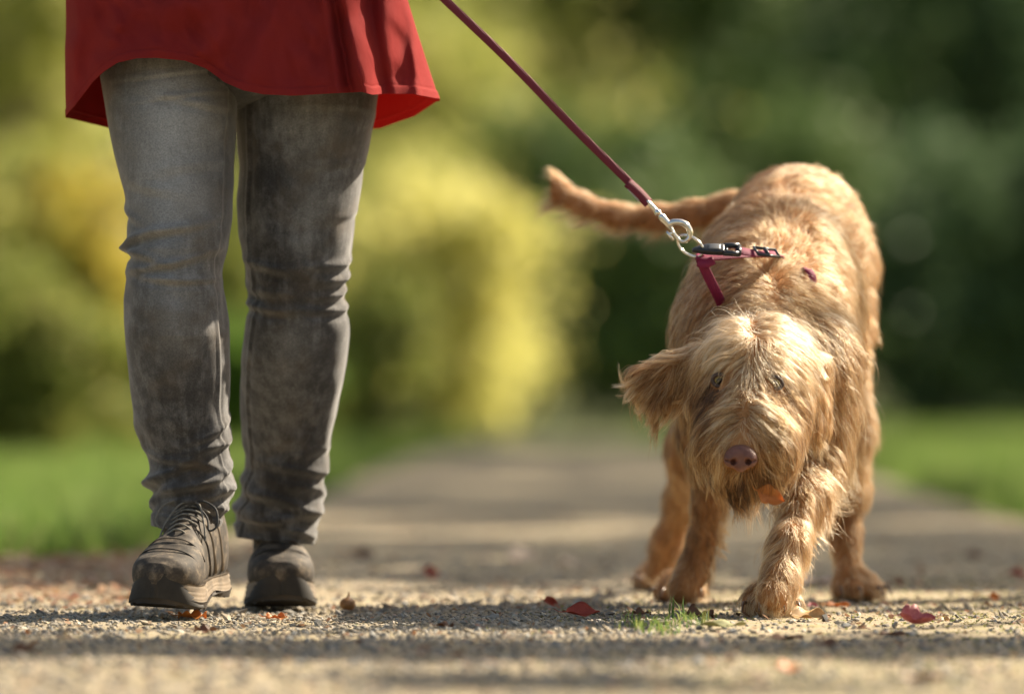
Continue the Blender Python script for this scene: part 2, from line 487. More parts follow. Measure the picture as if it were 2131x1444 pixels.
# left
bush(170, 350, 34, 240, M_amber, 'amber autumn bush left of the walker', 131, 8000, .06)
bush(-40, 250, 34, 300, M_lime, 'lime green bush at the left edge of the picture', 132, 8000, .07)
bush(420, 400, 38, 330, M_olive, 'olive green bush behind the walker legs', 133, 8000, .07)
bush(640, 330, 42, 300, M_olive, 'olive yellow bush between the walker and the yellow bush', 134, 8000, .07)
bush(60, 560, 26, 420, M_olive, 'low olive green bush at the back of the left verge', 135, 9000, .05)
bush(430, 640, 30, 460, M_fresh, 'low fresh green bush behind the walker knees', 136, 9000, .05)
tree('tree', 'tree', 'yellow olive tree in the upper left corner', ((20 - PW / 2) * 44 / S, 44), (1.5, 1.4, 2.0), M_lime, 9000, .09, 141, cz=3.4, ncl=30, trunk=.14)
tree('tree', 'tree', 'olive green tree above the walker shoulder', ((520 - PW / 2) * 50 / S, 50), (1.8, 1.5, 2.2), M_olive, 9000, .09, 142, cz=3.9, ncl=30, trunk=.15)
tree('tree', 'tree', 'loose yellow green tree left of the leash', ((960 - PW / 2) * 54 / S, 54), (1.5, 1.4, 2.1), M_lime, 7000, .10, 143, cz=4.2, ncl=30, trunk=.15)

# far wood, one mass
r_ = np.random.default_rng(150)
nc = 420
ang = r_.uniform(-.55, .55, nc); dist = r_.uniform(72, 84, nc)
cc = np.stack([np.sin(ang) * dist, np.cos(ang) * dist, r_.uniform(0, 15, nc) ** 1.0], -1)
V, F = leaf_cloud(cc, r_.uniform(1.3, 2.6, nc), 60000, .34, 151)
M_wood = leafmat('distant_wood', [(.07, .10, .03), (.10, .13, .035), (.14, .15, .04), (.06, .09, .03)], .3)
tag(mesh_np('distant_wood', V, F, M_wood, smooth=False), 'distant wood closing the view behind the bushes', 'wood', kind='stuff')

# unseen trees added right of the path, crowns thinned to shape the broken shade
def shade_amount(qx, qy):
    """how much of the ground at (qx,qy) should lie in leaf shade"""
    w = vnoise(np.stack([qx * 1.3, qy * .9, qx * 0], -1), 21) * .16 + .035 * qx
    y = qy + w
    def band(lo, hi, s=.07): return 1 / (1 + np.exp(-(y - lo) / s)) * 1 / (1 + np.exp((y - hi) / s))
    w2 = vnoise(np.stack([qx * 3.1, qy * 3.4, qx * 0 + 5], -1), 55)
    lit = band(7.66, 9.62) + 1.0 * band(5.3, 7.25) * (vnoise(np.stack([qx * 2.5, qy * 4, qx * 0 + 3], -1), 8) > -.72) + band(9.62, 14.2) * (.60 + .6 * w2) + (y > 14) * np.clip(.70 + .4 * vnoise(np.stack([qx * 1.6, qy * 1.1, qx * 0 + 9], -1), 31), 0, .97)
    lit = lit + .35 * band(7.1, 7.8) + .9 * (qx < -.9) * (qy > 11.2) + .8 * (qx > 1.2) * (qy > 13)
    return 1 - np.clip(lit, 0, 1)
def shade_tree(x, y, cz, rx, rz, n, label, seed, ry=None, lr_=.10, lf_=.11):
    t = empty('tree', (x, y, -.03), label, 'tree')
    r = np.random.default_rng(seed)
    d = r.standard_normal((n * 3, 3)); d /= np.linalg.norm(d, axis=1)[:, None]
    c = np.array([x, y, cz]) + d * (r.random(n * 3) ** .4)[:, None] * [rx, ry or rx, rz]
    q = c[:, :2] - c[:, 2:3] * (SUN[:2] / SUN[2])
    k = r.random(len(c)) < shade_amount(q[:, 0], q[:, 1])  # keep only clumps whose shadow falls where shade is wanted
    c = c[k][:n]; m = len(c)
    V, F = leaf_cloud(c, np.full(m, lr_), m * 3, lf_, seed + 1)
    mesh_np('crown', V, F, M_fresh, t, smooth=False)
    V, F = limb_set((x, y, -.06), (x, y, cz), .17, c[:16], seed + 2)
    mesh_np('trunk', V, F, M_bark, t)
shade_tree(5.8, 9.6, 5.6, 2.4, 1.6, 3200, 'tall unseen broadleaf tree added for shade right of the path beside the dog', 201, 2.2)
shade_tree(5.5, 12.6, 5.2, 2.4, 1.7, 2600, 'second unseen broadleaf tree added for shade right of the path beyond the dog', 202)
shade_tree(6.4, 17.2, 6.2, 2.8, 1.8, 3200, 'third unseen broadleaf tree added for shade farther along the right of the path', 203, 3.6)


shade_tree(7.0, 22.2, 6.6, 3.2, 2.0, 2600, 'fourth unseen broadleaf tree of the row added for shade right of the path', 204, 4.2, .2, .2)
shade_tree(7.2, 29.8, 6.8, 3.4, 2.0, 2600, 'fifth unseen broadleaf tree of the row added for shade right of the path', 205, 5.0, .25, .25)
shade_tree(7.4, 38.2, 7.0, 3.6, 2.0, 2600, 'last unseen broadleaf tree of the row added for shade right of the path', 206, 5.5, .25, .25)
# ------------------------------------------------------------------ the dog
def smin(a, b, k):
    h = np.clip(.5 + .5 * (b - a) / k, 0, 1)
    return b * (1 - h) + a * h - k * h * (1 - h)

class Field:
    """signed distance grid with smooth unions, a contour mesh and lookups"""
    def __init__(s, lo, hi, h):
        s.lo = np.array(lo, float); s.h = h
        s.n = np.ceil((np.array(hi) - s.lo) / h).astype(int) + 1
        s.g = np.full(s.n, .2, np.float32)
    def box(s, lo, hi, pad):
        i0 = np.clip(np.floor((np.array(lo) - pad - s.lo) / s.h).astype(int), 0, s.n - 1)
        i1 = np.clip(np.ceil((np.array(hi) + pad - s.lo) / s.h).astype(int) + 1, 1, s.n)
        sl = tuple(slice(a, b) for a, b in zip(i0, i1))
        ax = [s.lo[d] + s.h * np.arange(i0[d], i1[d]) for d in range(3)]
        return sl, np.meshgrid(*ax, indexing='ij')
    def cone(s, a, b, ra, rb, k=.02, sub=False):
        a, b = np.array(a, float), np.array(b, float)
        R_ = max(ra, rb)
        sl, (X, Y, Z) = s.box(np.minimum(a, b) - R_, np.maximum(a, b) + R_, .1 if not sub else .03)
        d = b - a; L2 = max(d @ d, 1e-9)
        t = np.clip(((X - a[0]) * d[0] + (Y - a[1]) * d[1] + (Z - a[2]) * d[2]) / L2, 0, 1)
        q = np.sqrt((X - a[0] - t * d[0]) ** 2 + (Y - a[1] - t * d[1]) ** 2 + (Z - a[2] - t * d[2]) ** 2) - (ra + (rb - ra) * t)
        s.g[sl] = -smin(-s.g[sl], q, k) if sub else smin(s.g[sl], q, k)
    def ell(s, c, r, k=.02, rot=None, sub=False):
        c = np.array(c, float); r = np.array(r, float)
        sl, (X, Y, Z) = s.box(c - r.max(), c + r.max(), .1 if not sub else .03)
        D = np.stack([X - c[0], Y - c[1], Z - c[2]], -1)
        if rot is not None: D = D @ np.array(rot)
        q = np.sqrt(((D / r) ** 2).sum(-1)); q2 = np.sqrt(((D / r ** 2) ** 2).sum(-1)) + 1e-9
        q = q * (q - 1) / q2
        s.g[sl] = -smin(-s.g[sl], q, k) if sub else smin(s.g[sl], q, k)
    def at(s, p):
        q = (np.asarray(p) - s.lo) / s.h
        q = np.clip(q, 0, s.n - 1.001); i = q.astype(int); f = q - i
        r = 0
        for a in (0, 1):
            for b in (0, 1):
                for c in (0, 1):
                    w = (f[:, 0] if a else 1 - f[:, 0]) * (f[:, 1] if b else 1 - f[:, 1]) * (f[:, 2] if c else 1 - f[:, 2])
                    r = r + w * s.g[i[:, 0] + a, i[:, 1] + b, i[:, 2] + c]
        return r
    def grad(s, p):
        e = s.h * .8
        g = np.stack([s.at(p + np.eye(3)[i] * e) - s.at(p - np.eye(3)[i] * e) for i in range(3)], -1)
        return g / (np.linalg.norm(g, axis=1)[:, None] + 1e-9)
    def mesh(s):
        g = s.g; neg = g < 0
        c = [neg[i:g.shape[0] - 1 + i, j:g.shape[1] - 1 + j, k:g.shape[2] - 1 + k] for i in (0, 1) for j in (0, 1) for k in (0, 1)]
        cnt = sum(x.astype(np.int8) for x in c)
        act = (cnt > 0) & (cnt < 8)
        ids = -np.ones(act.shape, np.int64); I = np.argwhere(act); ids[act] = np.arange(len(I))
        acc = np.zeros((len(I), 3)); num = np.zeros(len(I))
        cor = [np.array([i, j, k]) for i in (0, 1) for j in (0, 1) for k in (0, 1)]
        for a in range(8):
            for b in range(a + 1, 8):
                if abs(cor[a] - cor[b]).sum() != 1: continue
                pa, pb = I + cor[a], I + cor[b]
                va = g[pa[:, 0], pa[:, 1], pa[:, 2]]; vb = g[pb[:, 0], pb[:, 1], pb[:, 2]]
                m = (va < 0) != (vb < 0)
                t = (va / (va - vb + 1e-12))[:, None]
                acc[m] += (pa + (pb - pa) * t)[m]; num[m] += 1
        V = s.lo + s.h * acc / num[:, None]
        F = []
        for ax in range(3):
            o1, o2 = [d for d in range(3) if d != ax]
            if ax == 1: o1, o2 = o2, o1
            sa = [slice(1, -1)] * 3; sa[ax] = slice(0, -1); sb = list(sa); sb[ax] = slice(1, None)
            A, B = neg[tuple(sa)], neg[tuple(sb)]
            E = np.argwhere(A != B); off = np.array([1, 1, 1]); off[ax] = 0
            fl = A[E[:, 0], E[:, 1], E[:, 2]]
            E = E + off
            u = np.zeros(3, int); u[o1] = 1; w = np.zeros(3, int); w[o2] = 1
            q = [E - u - w, E - w, E, E - u]
            f = np.stack([ids[x[:, 0], x[:, 1], x[:, 2]] for x in q], -1)
            f[~fl] = f[~fl][:, ::-1]
            F.append(f)
        F = np.concatenate(F); F = F[(F >= 0).all(1)]
        return V, F

D = Field([.06, 7.98, -.03], [.66, 9.75, .80], .0065)
def cc_(pts, k=.03):
    """chain of (px,py,Y,r)"""
    q = [(P(a, b, c), r) for a, b, c, r in pts]
    for (p, r), (p2, r2) in zip(q[:-1], q[1:]): D.cone(p, p2, r, r2, k)
def ec_(px, py, Y, r, k=.02, rot=None): D.ell(P(px, py, Y), r, k, rot)

# trunk
cc_([(1560, 700, 8.66, .112), (1596, 650, 8.78, .112), (1628, 640, 8.92, .112), (1654, 610, 9.05, .104)], .05)
cc_([(1570, 600, 8.66, .076), (1610, 550, 8.80, .092), (1646, 512, 8.96, .096), (1656, 490, 9.12, .098), (1650, 510, 9.24, .090)], .05)
cc_([(1540, 760, 8.60, .085), (1560, 830, 8.66, .075)], .05)
cc_([(1550, 570, 9.0, .076), (1528, 680, 9.0, .074), (1515, 800, 8.95, .056)], .04)
# neck
cc_([(1592, 575, 8.68, .068), (1602, 640, 8.60, .055), (1588, 730, 8.48, .050)], .03)
cc_([(1560, 680, 8.60, .080), (1575, 740, 8.50, .062)], .05)
# hind quarters
cc_([(1705, 560, 9.12, .088), (1710, 680, 9.08, .070), (1732, 820, 8.98, .047), (1748, 900, 8.98, .040), (1768, 1020, 9.10, .023), (1758, 1120, 9.08, .016), (1768, 1195, 9.05, .020)], .035)
cc_([(1610, 560, 9.16, .092), (1570, 700, 9.14, .085), (1500, 850, 9.12, .062), (1455, 930, 9.18, .045), (1425, 1040, 9.40, .024), (1388, 1130, 9.44, .018), (1370, 1190, 9.46, .021)], .035)
# forelegs
cc_([(1665, 640, 8.66, .070), (1690, 760, 8.55, .066), (1694, 860, 8.56, .056), (1690, 940, 8.56, .044), (1668, 1040, 8.46, .025), (1642, 1130, 8.38, .019), (1625, 1200, 8.34, .018), (1608, 1240, 8.31, .022)], .03)
cc_([(1494, 660, 8.68, .056), (1486, 790, 8.70, .050), (1474, 900, 8.78, .040), (1480, 960, 8.80, .028), (1474, 1050, 8.82, .018), (1460, 1130, 8.83, .016), (1442, 1190, 8.83, .018), (1422, 1228, 8.81, .023)], .03)
# tail
tail = [(1600, 450, 9.26, .042), (1520, 434, 9.30, .024), (1440, 446, 9.30, .019), (1360, 452, 9.30, .0175), (1280, 448, 9.28, .016), (1210, 425, 9.26, .015), (1160, 398, 9.25, .0165), (1132, 378, 9.25, .018), (1120, 370, 9.25, .015)]
cc_(tail, .02)
# head
cc_([(1585, 738, 8.43, .056), (1572, 768, 8.35, .066)], .03)
cc_([(1572, 768, 8.33, .064), (1562, 820, 8.27, .050), (1552, 880, 8.22, .042), (1543, 935, 8.185, .033)], .03)
cc_([(1512, 750, 8.30, .026), (1540, 740, 8.27, .026)], .02); cc_([(1580, 742, 8.27, .026), (1625, 755, 8.30, .026)], .02)
cc_([(1490, 820, 8.33, .036), (1505, 930, 8.22, .031), (1515, 975, 8.215, .024)], .025)
cc_([(1640, 825, 8.33, .038), (1598, 930, 8.22, .034), (1578, 975, 8.215, .025)], .025)
cc_([(1560, 920, 8.30, .035), (1545, 985, 8.225, .026), (1545, 1000, 8.225, .020)], .02)
# ear standing out on the left of the picture, ear hanging on the right
for t in np.linspace(0, 1, 7):
    a = P(1455 - 10 * t, 735 + 60 * t, 8.37); b = P(1325 + 45 * t, 775 + 75 * t, 8.35 + .01 * t)
    D.cone(a, b, .012, .008, .010)
cc_([(1655, 730, 8.36, .018), (1700, 760, 8.36, .016)], .015)
for t in np.linspace(0, 1, 4):
    D.cone(P(1680 + 22 * t, 760, 8.36 + .03 * t), P(1690 + 14 * t, 890, 8.34 + .025 * t), .014, .009, .012)

# paws: four toes each, on the ground
def paw(px, py, s, yaw, lift=0.0):
    c = G(px, py); Rm = Matrix.Rotation(yaw, 3, 'Z')
    o = []
    D.ell(c + np.array([0, .012 * s, .028 * s]), (.031 * s, .036 * s, .026 * s), .012)
    for i, (tx, ty, tr) in enumerate([(-.030, -.010, .0125), (-.0125, -.029, .0145), (.0125, -.029, .0145), (.030, -.010, .0125)]):
        v = np.array(Rm @ Vector((tx * s, ty * s, .018 * s)))
        D.ell(c + v, (tr * s, tr * 1.35 * s, .0165 * s), .005)
        v2 = np.array(Rm @ Vector((tx * s * .8, ty * s * .2, .030 * s)))
        D.cone(c + v2, c + v, .013 * s, .012 * s, .006)
        dd = np.array(Rm @ Vector((tx * .25, -.02, 0))); dd /= np.linalg.norm(dd)
        o.append((c + v + dd * (tr * 1.25 * s + .004) + [0, 0, .001 * s], dd))
    return o
# the ground height where each paw stands is kept level
claws_ = [paw(1602, 1284, 1.0, .0), paw(1415, 1254, .98, -.2), paw(1780, 1250, 1.0, .35), paw(1372, 1226, .95, -.3)]

def surf(px, py, y0=8.0, y1=9.8, off=0.0):
    Y = np.arange(y0, y1, .003)
    q = np.stack([P(px, py, y) for y in Y]); d = D.at(q)
    k = np.where(d < off)[0]
    return q[k[0]] if len(k) else None

dog = empty('dog', (.37, 8.75, 0), 'shaggy golden wire haired dog walking on a leash with lowered head', 'dog')
V, F = D.mesh()
def fur_skin():
    m, nt, b = mat('dog_skin')
    f = noise(nt, 40, 4)
    c = ramp(nt, [(.3, (.25, .115, .045)), (.7, (.42, .21, .09))], f)
    nt.links.new(c.outputs[0], b.inputs['Base Color']); b.inputs['Roughness'].default_value = .85
    b.inputs['Specular IOR Level'].default_value = .15
    return m
V = V - D.grad(V) * 0.0
mesh_np('body', V, F, fur_skin(), dog)

# eyes
M_lid = simple('lid_skin', (.14, .065, .035), .6, scale=200)
M_eyew = simple('eye_rim', (.05, .025, .02), .35, var=.1)
def eye_mat():
    m, nt, b = mat('eye_iris')
    tc = N(nt, 'ShaderNodeTexCoord')
    # iris drawn on the front (-Y side) of the ball: distance from the gaze axis
    sp = N(nt, 'ShaderNodeSeparateXYZ'); nt.links.new(tc.outputs['Object'], sp.inputs[0])
    cx = N(nt, 'ShaderNodeCombineXYZ'); nt.links.new(sp.outputs[0], cx.inputs[0]); nt.links.new(sp.outputs[2], cx.inputs[1])
    ln = N(nt, 'ShaderNodeVectorMath', operation='LENGTH'); nt.links.new(cx.outputs[0], ln.inputs[0])
    mp = N(nt, 'ShaderNodeMath', operation='MULTIPLY'); mp.inputs[1].default_value = 66; nt.links.new(ln.outputs['Value'], mp.inputs[0])
    c = ramp(nt, [(0, (.004, .004, .004)), (.30, (.004, .004, .004)), (.34, (.19, .135, .035)), (.50, (.32, .21, .05)), (.60, (.06, .03, .015)), (.66, (.02, .012, .01))], mp.outputs[0])
    nt.links.new(c.outputs[0], b.inputs['Base Color']); b.inputs['Roughness'].default_value = .12
    b.inputs['Specular IOR Level'].default_value = .3
    return m
M_eye = eye_mat()
for (ex, ey) in ((1499, 792), (1612, 797)):
    s0 = surf(ex, ey)
    bm = bmesh.new(); bmesh.ops.create_uvsphere(bm, u_segments=24, v_segments=16, radius=.0122)
    o = mesh_bm('eye', bm, M_eye, dog)
    o.location = Vector(s0 + np.array([0, .0070, 0])) ; o.rotation_euler = (R(4), 0, R(-4))
    bm = bmesh.new(); bmesh.ops.create_uvsphere(bm, u_segments=28, v_segments=28, radius=.0131)
    bmesh.ops.delete(bm, geom=[v for v in bm.verts if v.co.z < .0052 + .10 * abs(v.co.x)], context='VERTS')
    o = mesh_bm('eyelid', bm, M_lid, dog); o.location = Vector(s0 + np.array([0, .0072, 0]))
    # eyelids: a dark rim ring round the opening
    th = np.linspace(0, 2 * np.pi, 25)
    ring = np.stack([s0[0] + .0112 * np.cos(th), s0[1] - .0025 + .002 * np.abs(np.cos(th)), s0[2] + .0086 * np.sin(th) - .001 * np.cos(th)], -1)
    Vr, Fr = tube(ring, .0032, 8, cap=False)
    mesh_np('eyelid', Vr, Fr, M_eyew, dog)

# nose
ns = surf(1541, 950)
nb = D
nf = Field(ns - [.035, .03, .035], ns + [.035, .035, .035], .0011)
def toN(x, y, z): return ns + np.array([x, y, z])
nf.ell(toN(0, -.001, .002), (.0215, .014, .0155), .004)
nf.ell(toN(-.0125, -.004, -.004), (.0115, .011, .0115), .006)
nf.ell(toN(.0125, -.004, -.004), (.0115, .011, .0115), .006)
nf.ell(toN(0, -.005, -.013), (.0085, .009, .009), .006)
nf.ell(toN(0, .008, .0), (.020, .015, .014), .006)
for sx in (-1, 1):
    nf.cone(toN(sx * .0085, -.018, -.0065), toN(sx * .0125, -.006, -.008), .0050, .0036, .002, sub=True)
    nf.cone(toN(sx * .0135, -.017, -.0075), toN(sx * .021, -.008, -.0045), .0018, .0012, .002, sub=True)
nf.cone(toN(0, -.0165, -.005), toN(0, -.0155, -.024), .0009, .0013, .0015, sub=True)
V, F = nf.mesh()
def nose_mat():
    m, nt, b = mat('nose_leather')
    v = N(nt, 'ShaderNodeTexVoronoi'); v.inputs['Scale'].default_value = 650
    tc = N(nt, 'ShaderNodeTexCoord'); nt.links.new(tc.outputs['Object'], v.inputs['Vector'])
    f = noise(nt, 90, 3)
    c = ramp(nt, [(.3, (.125, .05, .036)), (.7, (.20, .085, .06))], f)
    nt.links.new(c.outputs[0], b.inputs['Base Color']); b.inputs['Roughness'].default_value = .45; b.inputs['Specular IOR Level'].default_value = .35
    bump(nt, b, v.outputs['Distance'], .5, .0006); return m
mesh_np('nose', V, F, nose_mat(), dog)

# mouth line
M_lip = simple('lip', (.07, .03, .025), .5)
pts = [surf(x, y) for x, y in ((1492, 996), (1510, 990), (1530, 988), (1545, 984), (1560, 988), (1580, 989), (1600, 992))]
pts = [p + np.array([0, -.001, 0]) for p in pts if p is not None]
Vr, Fr = tube(spline(pts, 30), .0022, 6); mesh_np('lip', Vr, Fr, M_lip, dog)

# claws
M_claw = simple('claw', (.12, .07, .045), .3, var=.3, scale=200)
M_pad = simple('paw_pad', (.03, .02, .018), .7)
for toes, (px, py, s) in zip(claws_, ((1602, 1284, 1.0), (1415, 1254, .98), (1780, 1250, 1.0), (1372, 1226, .95))):
    for p, d in toes:
        pts = spline([p + [0, 0, .004], p + d * .008 + [0, 0, .004], p + d * .015 + [0, 0, -.003], p + d * .0175 + [0, 0, -.0085]], 10)
        Vr, Fr = tube(pts, np.linspace(.0032, .0007, 10), 8); mesh_np('claw', Vr, Fr, M_claw, dog)
    bm = bmesh.new(); bmesh.ops.create_uvsphere(bm, u_segments=18, v_segments=10, radius=1)
    c = G(px, py)
    for v in bm.verts: v.co = Vector((v.co.x * .030 * s + c[0], v.co.y * .036 * s + c[1] - .004, v.co.z * .007 + .0045))
    mesh_bm('paw_pad', bm, M_pad, dog)

# ---- coat
def hair_mat(name, cols, rough=.35, radial=.4):
    m = bpy.data.materials.new(name); m.use_nodes = True; nt = m.node_tree
    nt.nodes.remove(nt.nodes['Principled BSDF'])
    h = nt.nodes.new('ShaderNodeBsdfHairPrincipled'); h.model = 'CHIANG'; h.parametrization = 'COLOR'
    info = nt.nodes.new('ShaderNodeHairInfo')
    at = nt.nodes.new('ShaderNodeAttribute'); at.attribute_name = 'shade'
    ad = N(nt, 'ShaderNodeMath', operation='MULTIPLY_ADD'); ad.inputs[1].default_value = .35
    nt.links.new(info.outputs['Random'], ad.inputs[0]); nt.links.new(at.outputs['Fac'], ad.inputs[2])
    sb = N(nt, 'ShaderNodeMath', operation='SUBTRACT'); sb.inputs[1].default_value = .175; nt.links.new(ad.outputs[0], sb.inputs[0])
    c = ramp(nt, cols, sb.outputs[0])
    # hair is paler towards its tip; dark roots paint shade between the locks
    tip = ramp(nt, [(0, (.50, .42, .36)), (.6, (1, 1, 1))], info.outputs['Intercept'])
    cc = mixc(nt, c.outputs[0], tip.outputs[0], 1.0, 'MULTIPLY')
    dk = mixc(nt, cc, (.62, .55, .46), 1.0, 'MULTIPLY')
    nt.links.new(dk, h.inputs['Color'])
    h.inputs['Roughness'].default_value = rough; h.inputs['Radial Roughness'].default_value = radial
    h.inputs['Random Roughness'].default_value = .2
    d = nt.nodes.new('ShaderNodeBsdfPrincipled'); nt.links.new(cc, d.inputs['Base Color'])
    d.inputs['Roughness'].default_value = .5; d.inputs['Specular IOR Level'].default_value = .35
    mx = N(nt, 'ShaderNodeMixShader'); mx.inputs[0].default_value = .5
    nt.links.new(h.outputs[0], mx.inputs[1]); nt.links.new(d.outputs[0], mx.inputs[2])
    nt.links.new(mx.outputs[0], nt.nodes['Material Output'].inputs[0])
    return m
M_hair = hair_mat('dog_hair', [(0, (.02, .011, .007)), (.14, (.08, .035, .014)), (.33, (.25, .105, .030)), (.55, (.49, .245, .080)), (.80, (.76, .52, .26)), (1, (.90, .78, .58))])

# grooming guides: px, py, Y (None = front surface), dx, dy (picture), depth, length, lift, density, clump
GD = []
def g(px, py, dx, dy, dz=0, ln=.03, lift=.35, Y=None, dn=1.0, sh=.5, rad=.03):
    p = surf(px, py) if Y is None else P(px, py, Y)
    if p is None: p = P(px, py, 8.8)
    d = np.array([dx, dz, -dy], float); d /= np.linalg.norm(d) + 1e-9
    GD.append((*p, *d, ln, lift, dn, sh))
# crown of the head, parted along the middle
for (x, y, dx, dy, ln, lf, sh) in [
    (1545, 672, -.9, -.1, .036, .8, .75), (1500, 690, -1, .35, .036, .55, .6), (1470, 720, -1, .5, .034, .5, .5), (1590, 668, .8, -.05, .036, .8, .78),
    (1640, 690, 1, .35, .036, .55, .75), (1685, 730, .8, .8, .034, .5, .68), (1530, 715, -1, .25, .042, .65, .7), (1490, 745, -1, .35, .040, .5, .65),
    (1555, 735, -.9, .45, .042, .75, .68), (1590, 735, .9, .4, .042, .75, .62), (1620, 720, 1, .2, .042, .6, .7), (1660, 750, 1, .45, .038, .5, .68),
    (1560, 762, -.6, .8, .030, .7, .6), (1583, 762, .6, .8, .030, .7, .6), (1480, 775, -1, .4, .026, .3, .55), (1640, 780, 1, .4, .028, .3, .58),
    (1500, 800, -.8, .3, .006, .1, .22), (1612, 805, .8, .3, .006, .1, .22), (1520, 815, -.7, .6, .012, .2, .42), (1595, 820, .7, .6, .012, .2, .42),
    (1552, 800, -.1, .3, .012, .5, .62), (1540, 830, -.7, -.2, .026, .55, .7), (1568, 830, .7, -.2, .026, .55, .7),
    (1535, 870, -.95, .1, .034, .55, .72), (1566, 870, .95, .1, .034, .55, .72), (1530, 905, -.9, .35, .034, .5, .7), (1558, 905, .9, .35, .034, .5, .68),
    (1505, 865, -.85, .5, .038, .5, .62), (1600, 865, .85, .5, .038, .5, .62), (1480, 900, -.45, .9, .038, .4, .58), (1625, 905, .45, .9, .038, .4, .58),
    (1470, 850, -.4, .9, .034, .35, .5), (1645, 850, .4, .9, .036, .35, .5), (1500, 940, -.5, .9, .036, .4, .55), (1590, 945, .5, .9, .036, .4, .52),
    (1475, 960, -.2, 1, .036, .35, .48), (1625, 960, .25, 1, .036, .35, .48), (1520, 985, -.15, 1, .024, .3, .38), (1570, 985, .15, 1, .024, .3, .38),
    (1545, 1005, 0, 1, .030, .3, .34), (1510, 1010, -.1, 1, .030, .3, .32), (1580, 1010, .1, 1, .030, .3, .32),
    (1515, 960, -.7, .7, .022, .3, .5), (1568, 960, .7, .7, .022, .3, .48), (1541, 925, 0, .2, .010, .5, .5)]:
    g(x, y + (18 if y < 740 else 0), dx, dy, 0, ln * (1.35 if ln > .02 else 1), lf, sh=sh, dn=3.4)
# ears
for (x, y, dx, dy, ln, sh) in [(1440, 745, -1, .35, .035, .5), (1400, 770, -1, .5, .035, .42), (1350, 790, -1, .5, .036, .4), (1330, 820, -.5, 1, .036, .45), (1370, 850, -.3, 1, .036, .4), (1420, 800, -.4, 1, .032, .35)]:
    g(x, y, dx, dy, 0, ln * 1.3, .3, sh=sh + .1, dn=3.0)
for (x, y) in ((1690, 770), (1705, 820), (1700, 870)):
    g(x, y, .12, 1, 0, .040, .25, sh=.5, dn=3.0)
# neck
for (x, y, dx, dy, ln, lf, sh) in [(1600, 640, -.5, .4, .034, .9, .6), (1560, 645, -1, .4, .038, .6, .55), (1520, 640, -1, .7, .038, .5, .5), (1645, 640, .9, .3, .038, .7, .62),
    (1680, 660, .7, .9, .038, .5, .6), (1590, 595, -1, .3, .040, .7, .58), (1540, 590, -.9, .7, .038, .45, .5), (1640, 590, .8, .1, .040, .8, .62), (1620, 560, .1, -.4, .034, 1, .62), (1500, 660, -.7, 1, .038, .4, .48), (1480, 700, -.4, 1, .035, .4, .45)]:
    g(x, y, dx, dy, .1, ln, lf, sh=sh, dn=1.9)
# back and rump
for (x, y, dx, dy, ln, lf, sh) in [(1640, 480, 0, -.6, .036, .75, .55), (1580, 470, -.8, -.2, .036, .6, .52), (1540, 500, -1, .3, .036, .5, .5), (1700, 480, .8, -.1, .038, .55, .58), (1750, 520, .8, .5, .038, .5, .6),
    (1650, 420, .1, -.7, .030, .7, .5), (1590, 410, -.6, -.5, .028, .6, .48), (1720, 420, .6, -.3, .030, .6, .5), (1660, 360, 0, -.4, .024, .5, .5), (1720, 370, .5, 0, .024, .5, .5), (1580, 370, -.6, 0, .024, .5, .45),
    (1660, 540, .2, -.3, .036, .7, .52), (1700, 570, .5, .5, .040, .5, .55), (1760, 600, .5, .9, .040, .45, .62), (1800, 640, .5, 1, .034, .4, .6), (1730, 660, .3, 1, .042, .4, .58), (1780, 720, .4, 1, .040, .4, .62),
    (1530, 430, -.9, .5, .028, .5, .45), (1500, 480, -.6, 1, .028, .5, .42)]:
    g(x, y, dx, dy, .35, ln, lf, sh=sh, dn=1.25)
# chest and shoulders
for (x, y, dx, dy, ln, lf, sh) in [(1450, 600, -.3, 1, .030, .4, .45), (1440, 680, -.2, 1, .030, .4, .45), (1440, 760, -.1, 1, .030, .35, .42), (1460, 860, 0, 1, .032, .35, .38), (1530, 780, 0, 1, .035, .35, .35),
    (1700, 740, .3, 1, .042, .4, .52), (1740, 820, .4, 1, .046, .45, .58), (1720, 900, .35, 1, .050, .45, .55), (1780, 860, .4, 1, .044, .45, .62), (1800, 940, .35, 1, .044, .5, .64), (1760, 960, .3, 1, .044, .45, .55)]:
    g(x, y, dx, dy, .1, ln, lf, sh=sh, dn=1.6)
# forelegs: long wavy feathering
for (x, y, Y, dx, dy, ln, lf, sh) in [(1690, 960, 8.56, .1, 1, .042, .35, .5), (1725, 960, 8.58, .8, .8, .052, .6, .66), (1670, 1040, 8.43, -.1, 1, .042, .35, .5), (1700, 1040, 8.48, .8, .75, .050, .65, .68),
    (1645, 1110, 8.36, -.2, 1, .038, .4, .5), (1670, 1120, 8.40, .6, .9, .040, .5, .64), (1600, 1130, 8.37, -.6, .9, .032, .5, .48), (1620, 1180, 8.32, -.2, 1, .032, .35, .55), (1650, 1200, 8.34, .3, 1, .034, .4, .68),
    (1575, 1250, 8.27, -.7, .7, .013, .2, .5), (1602, 1252, 8.25, 0, .8, .010, .2, .5), (1632, 1250, 8.27, .4, 1, .016, .25, .62), (1606, 1215, 8.30, -.1, 1, .020, .3, .62)]:
    g(x, y, dx, dy, 0, ln, lf, Y=Y, sh=sh + .07, dn=2.2)
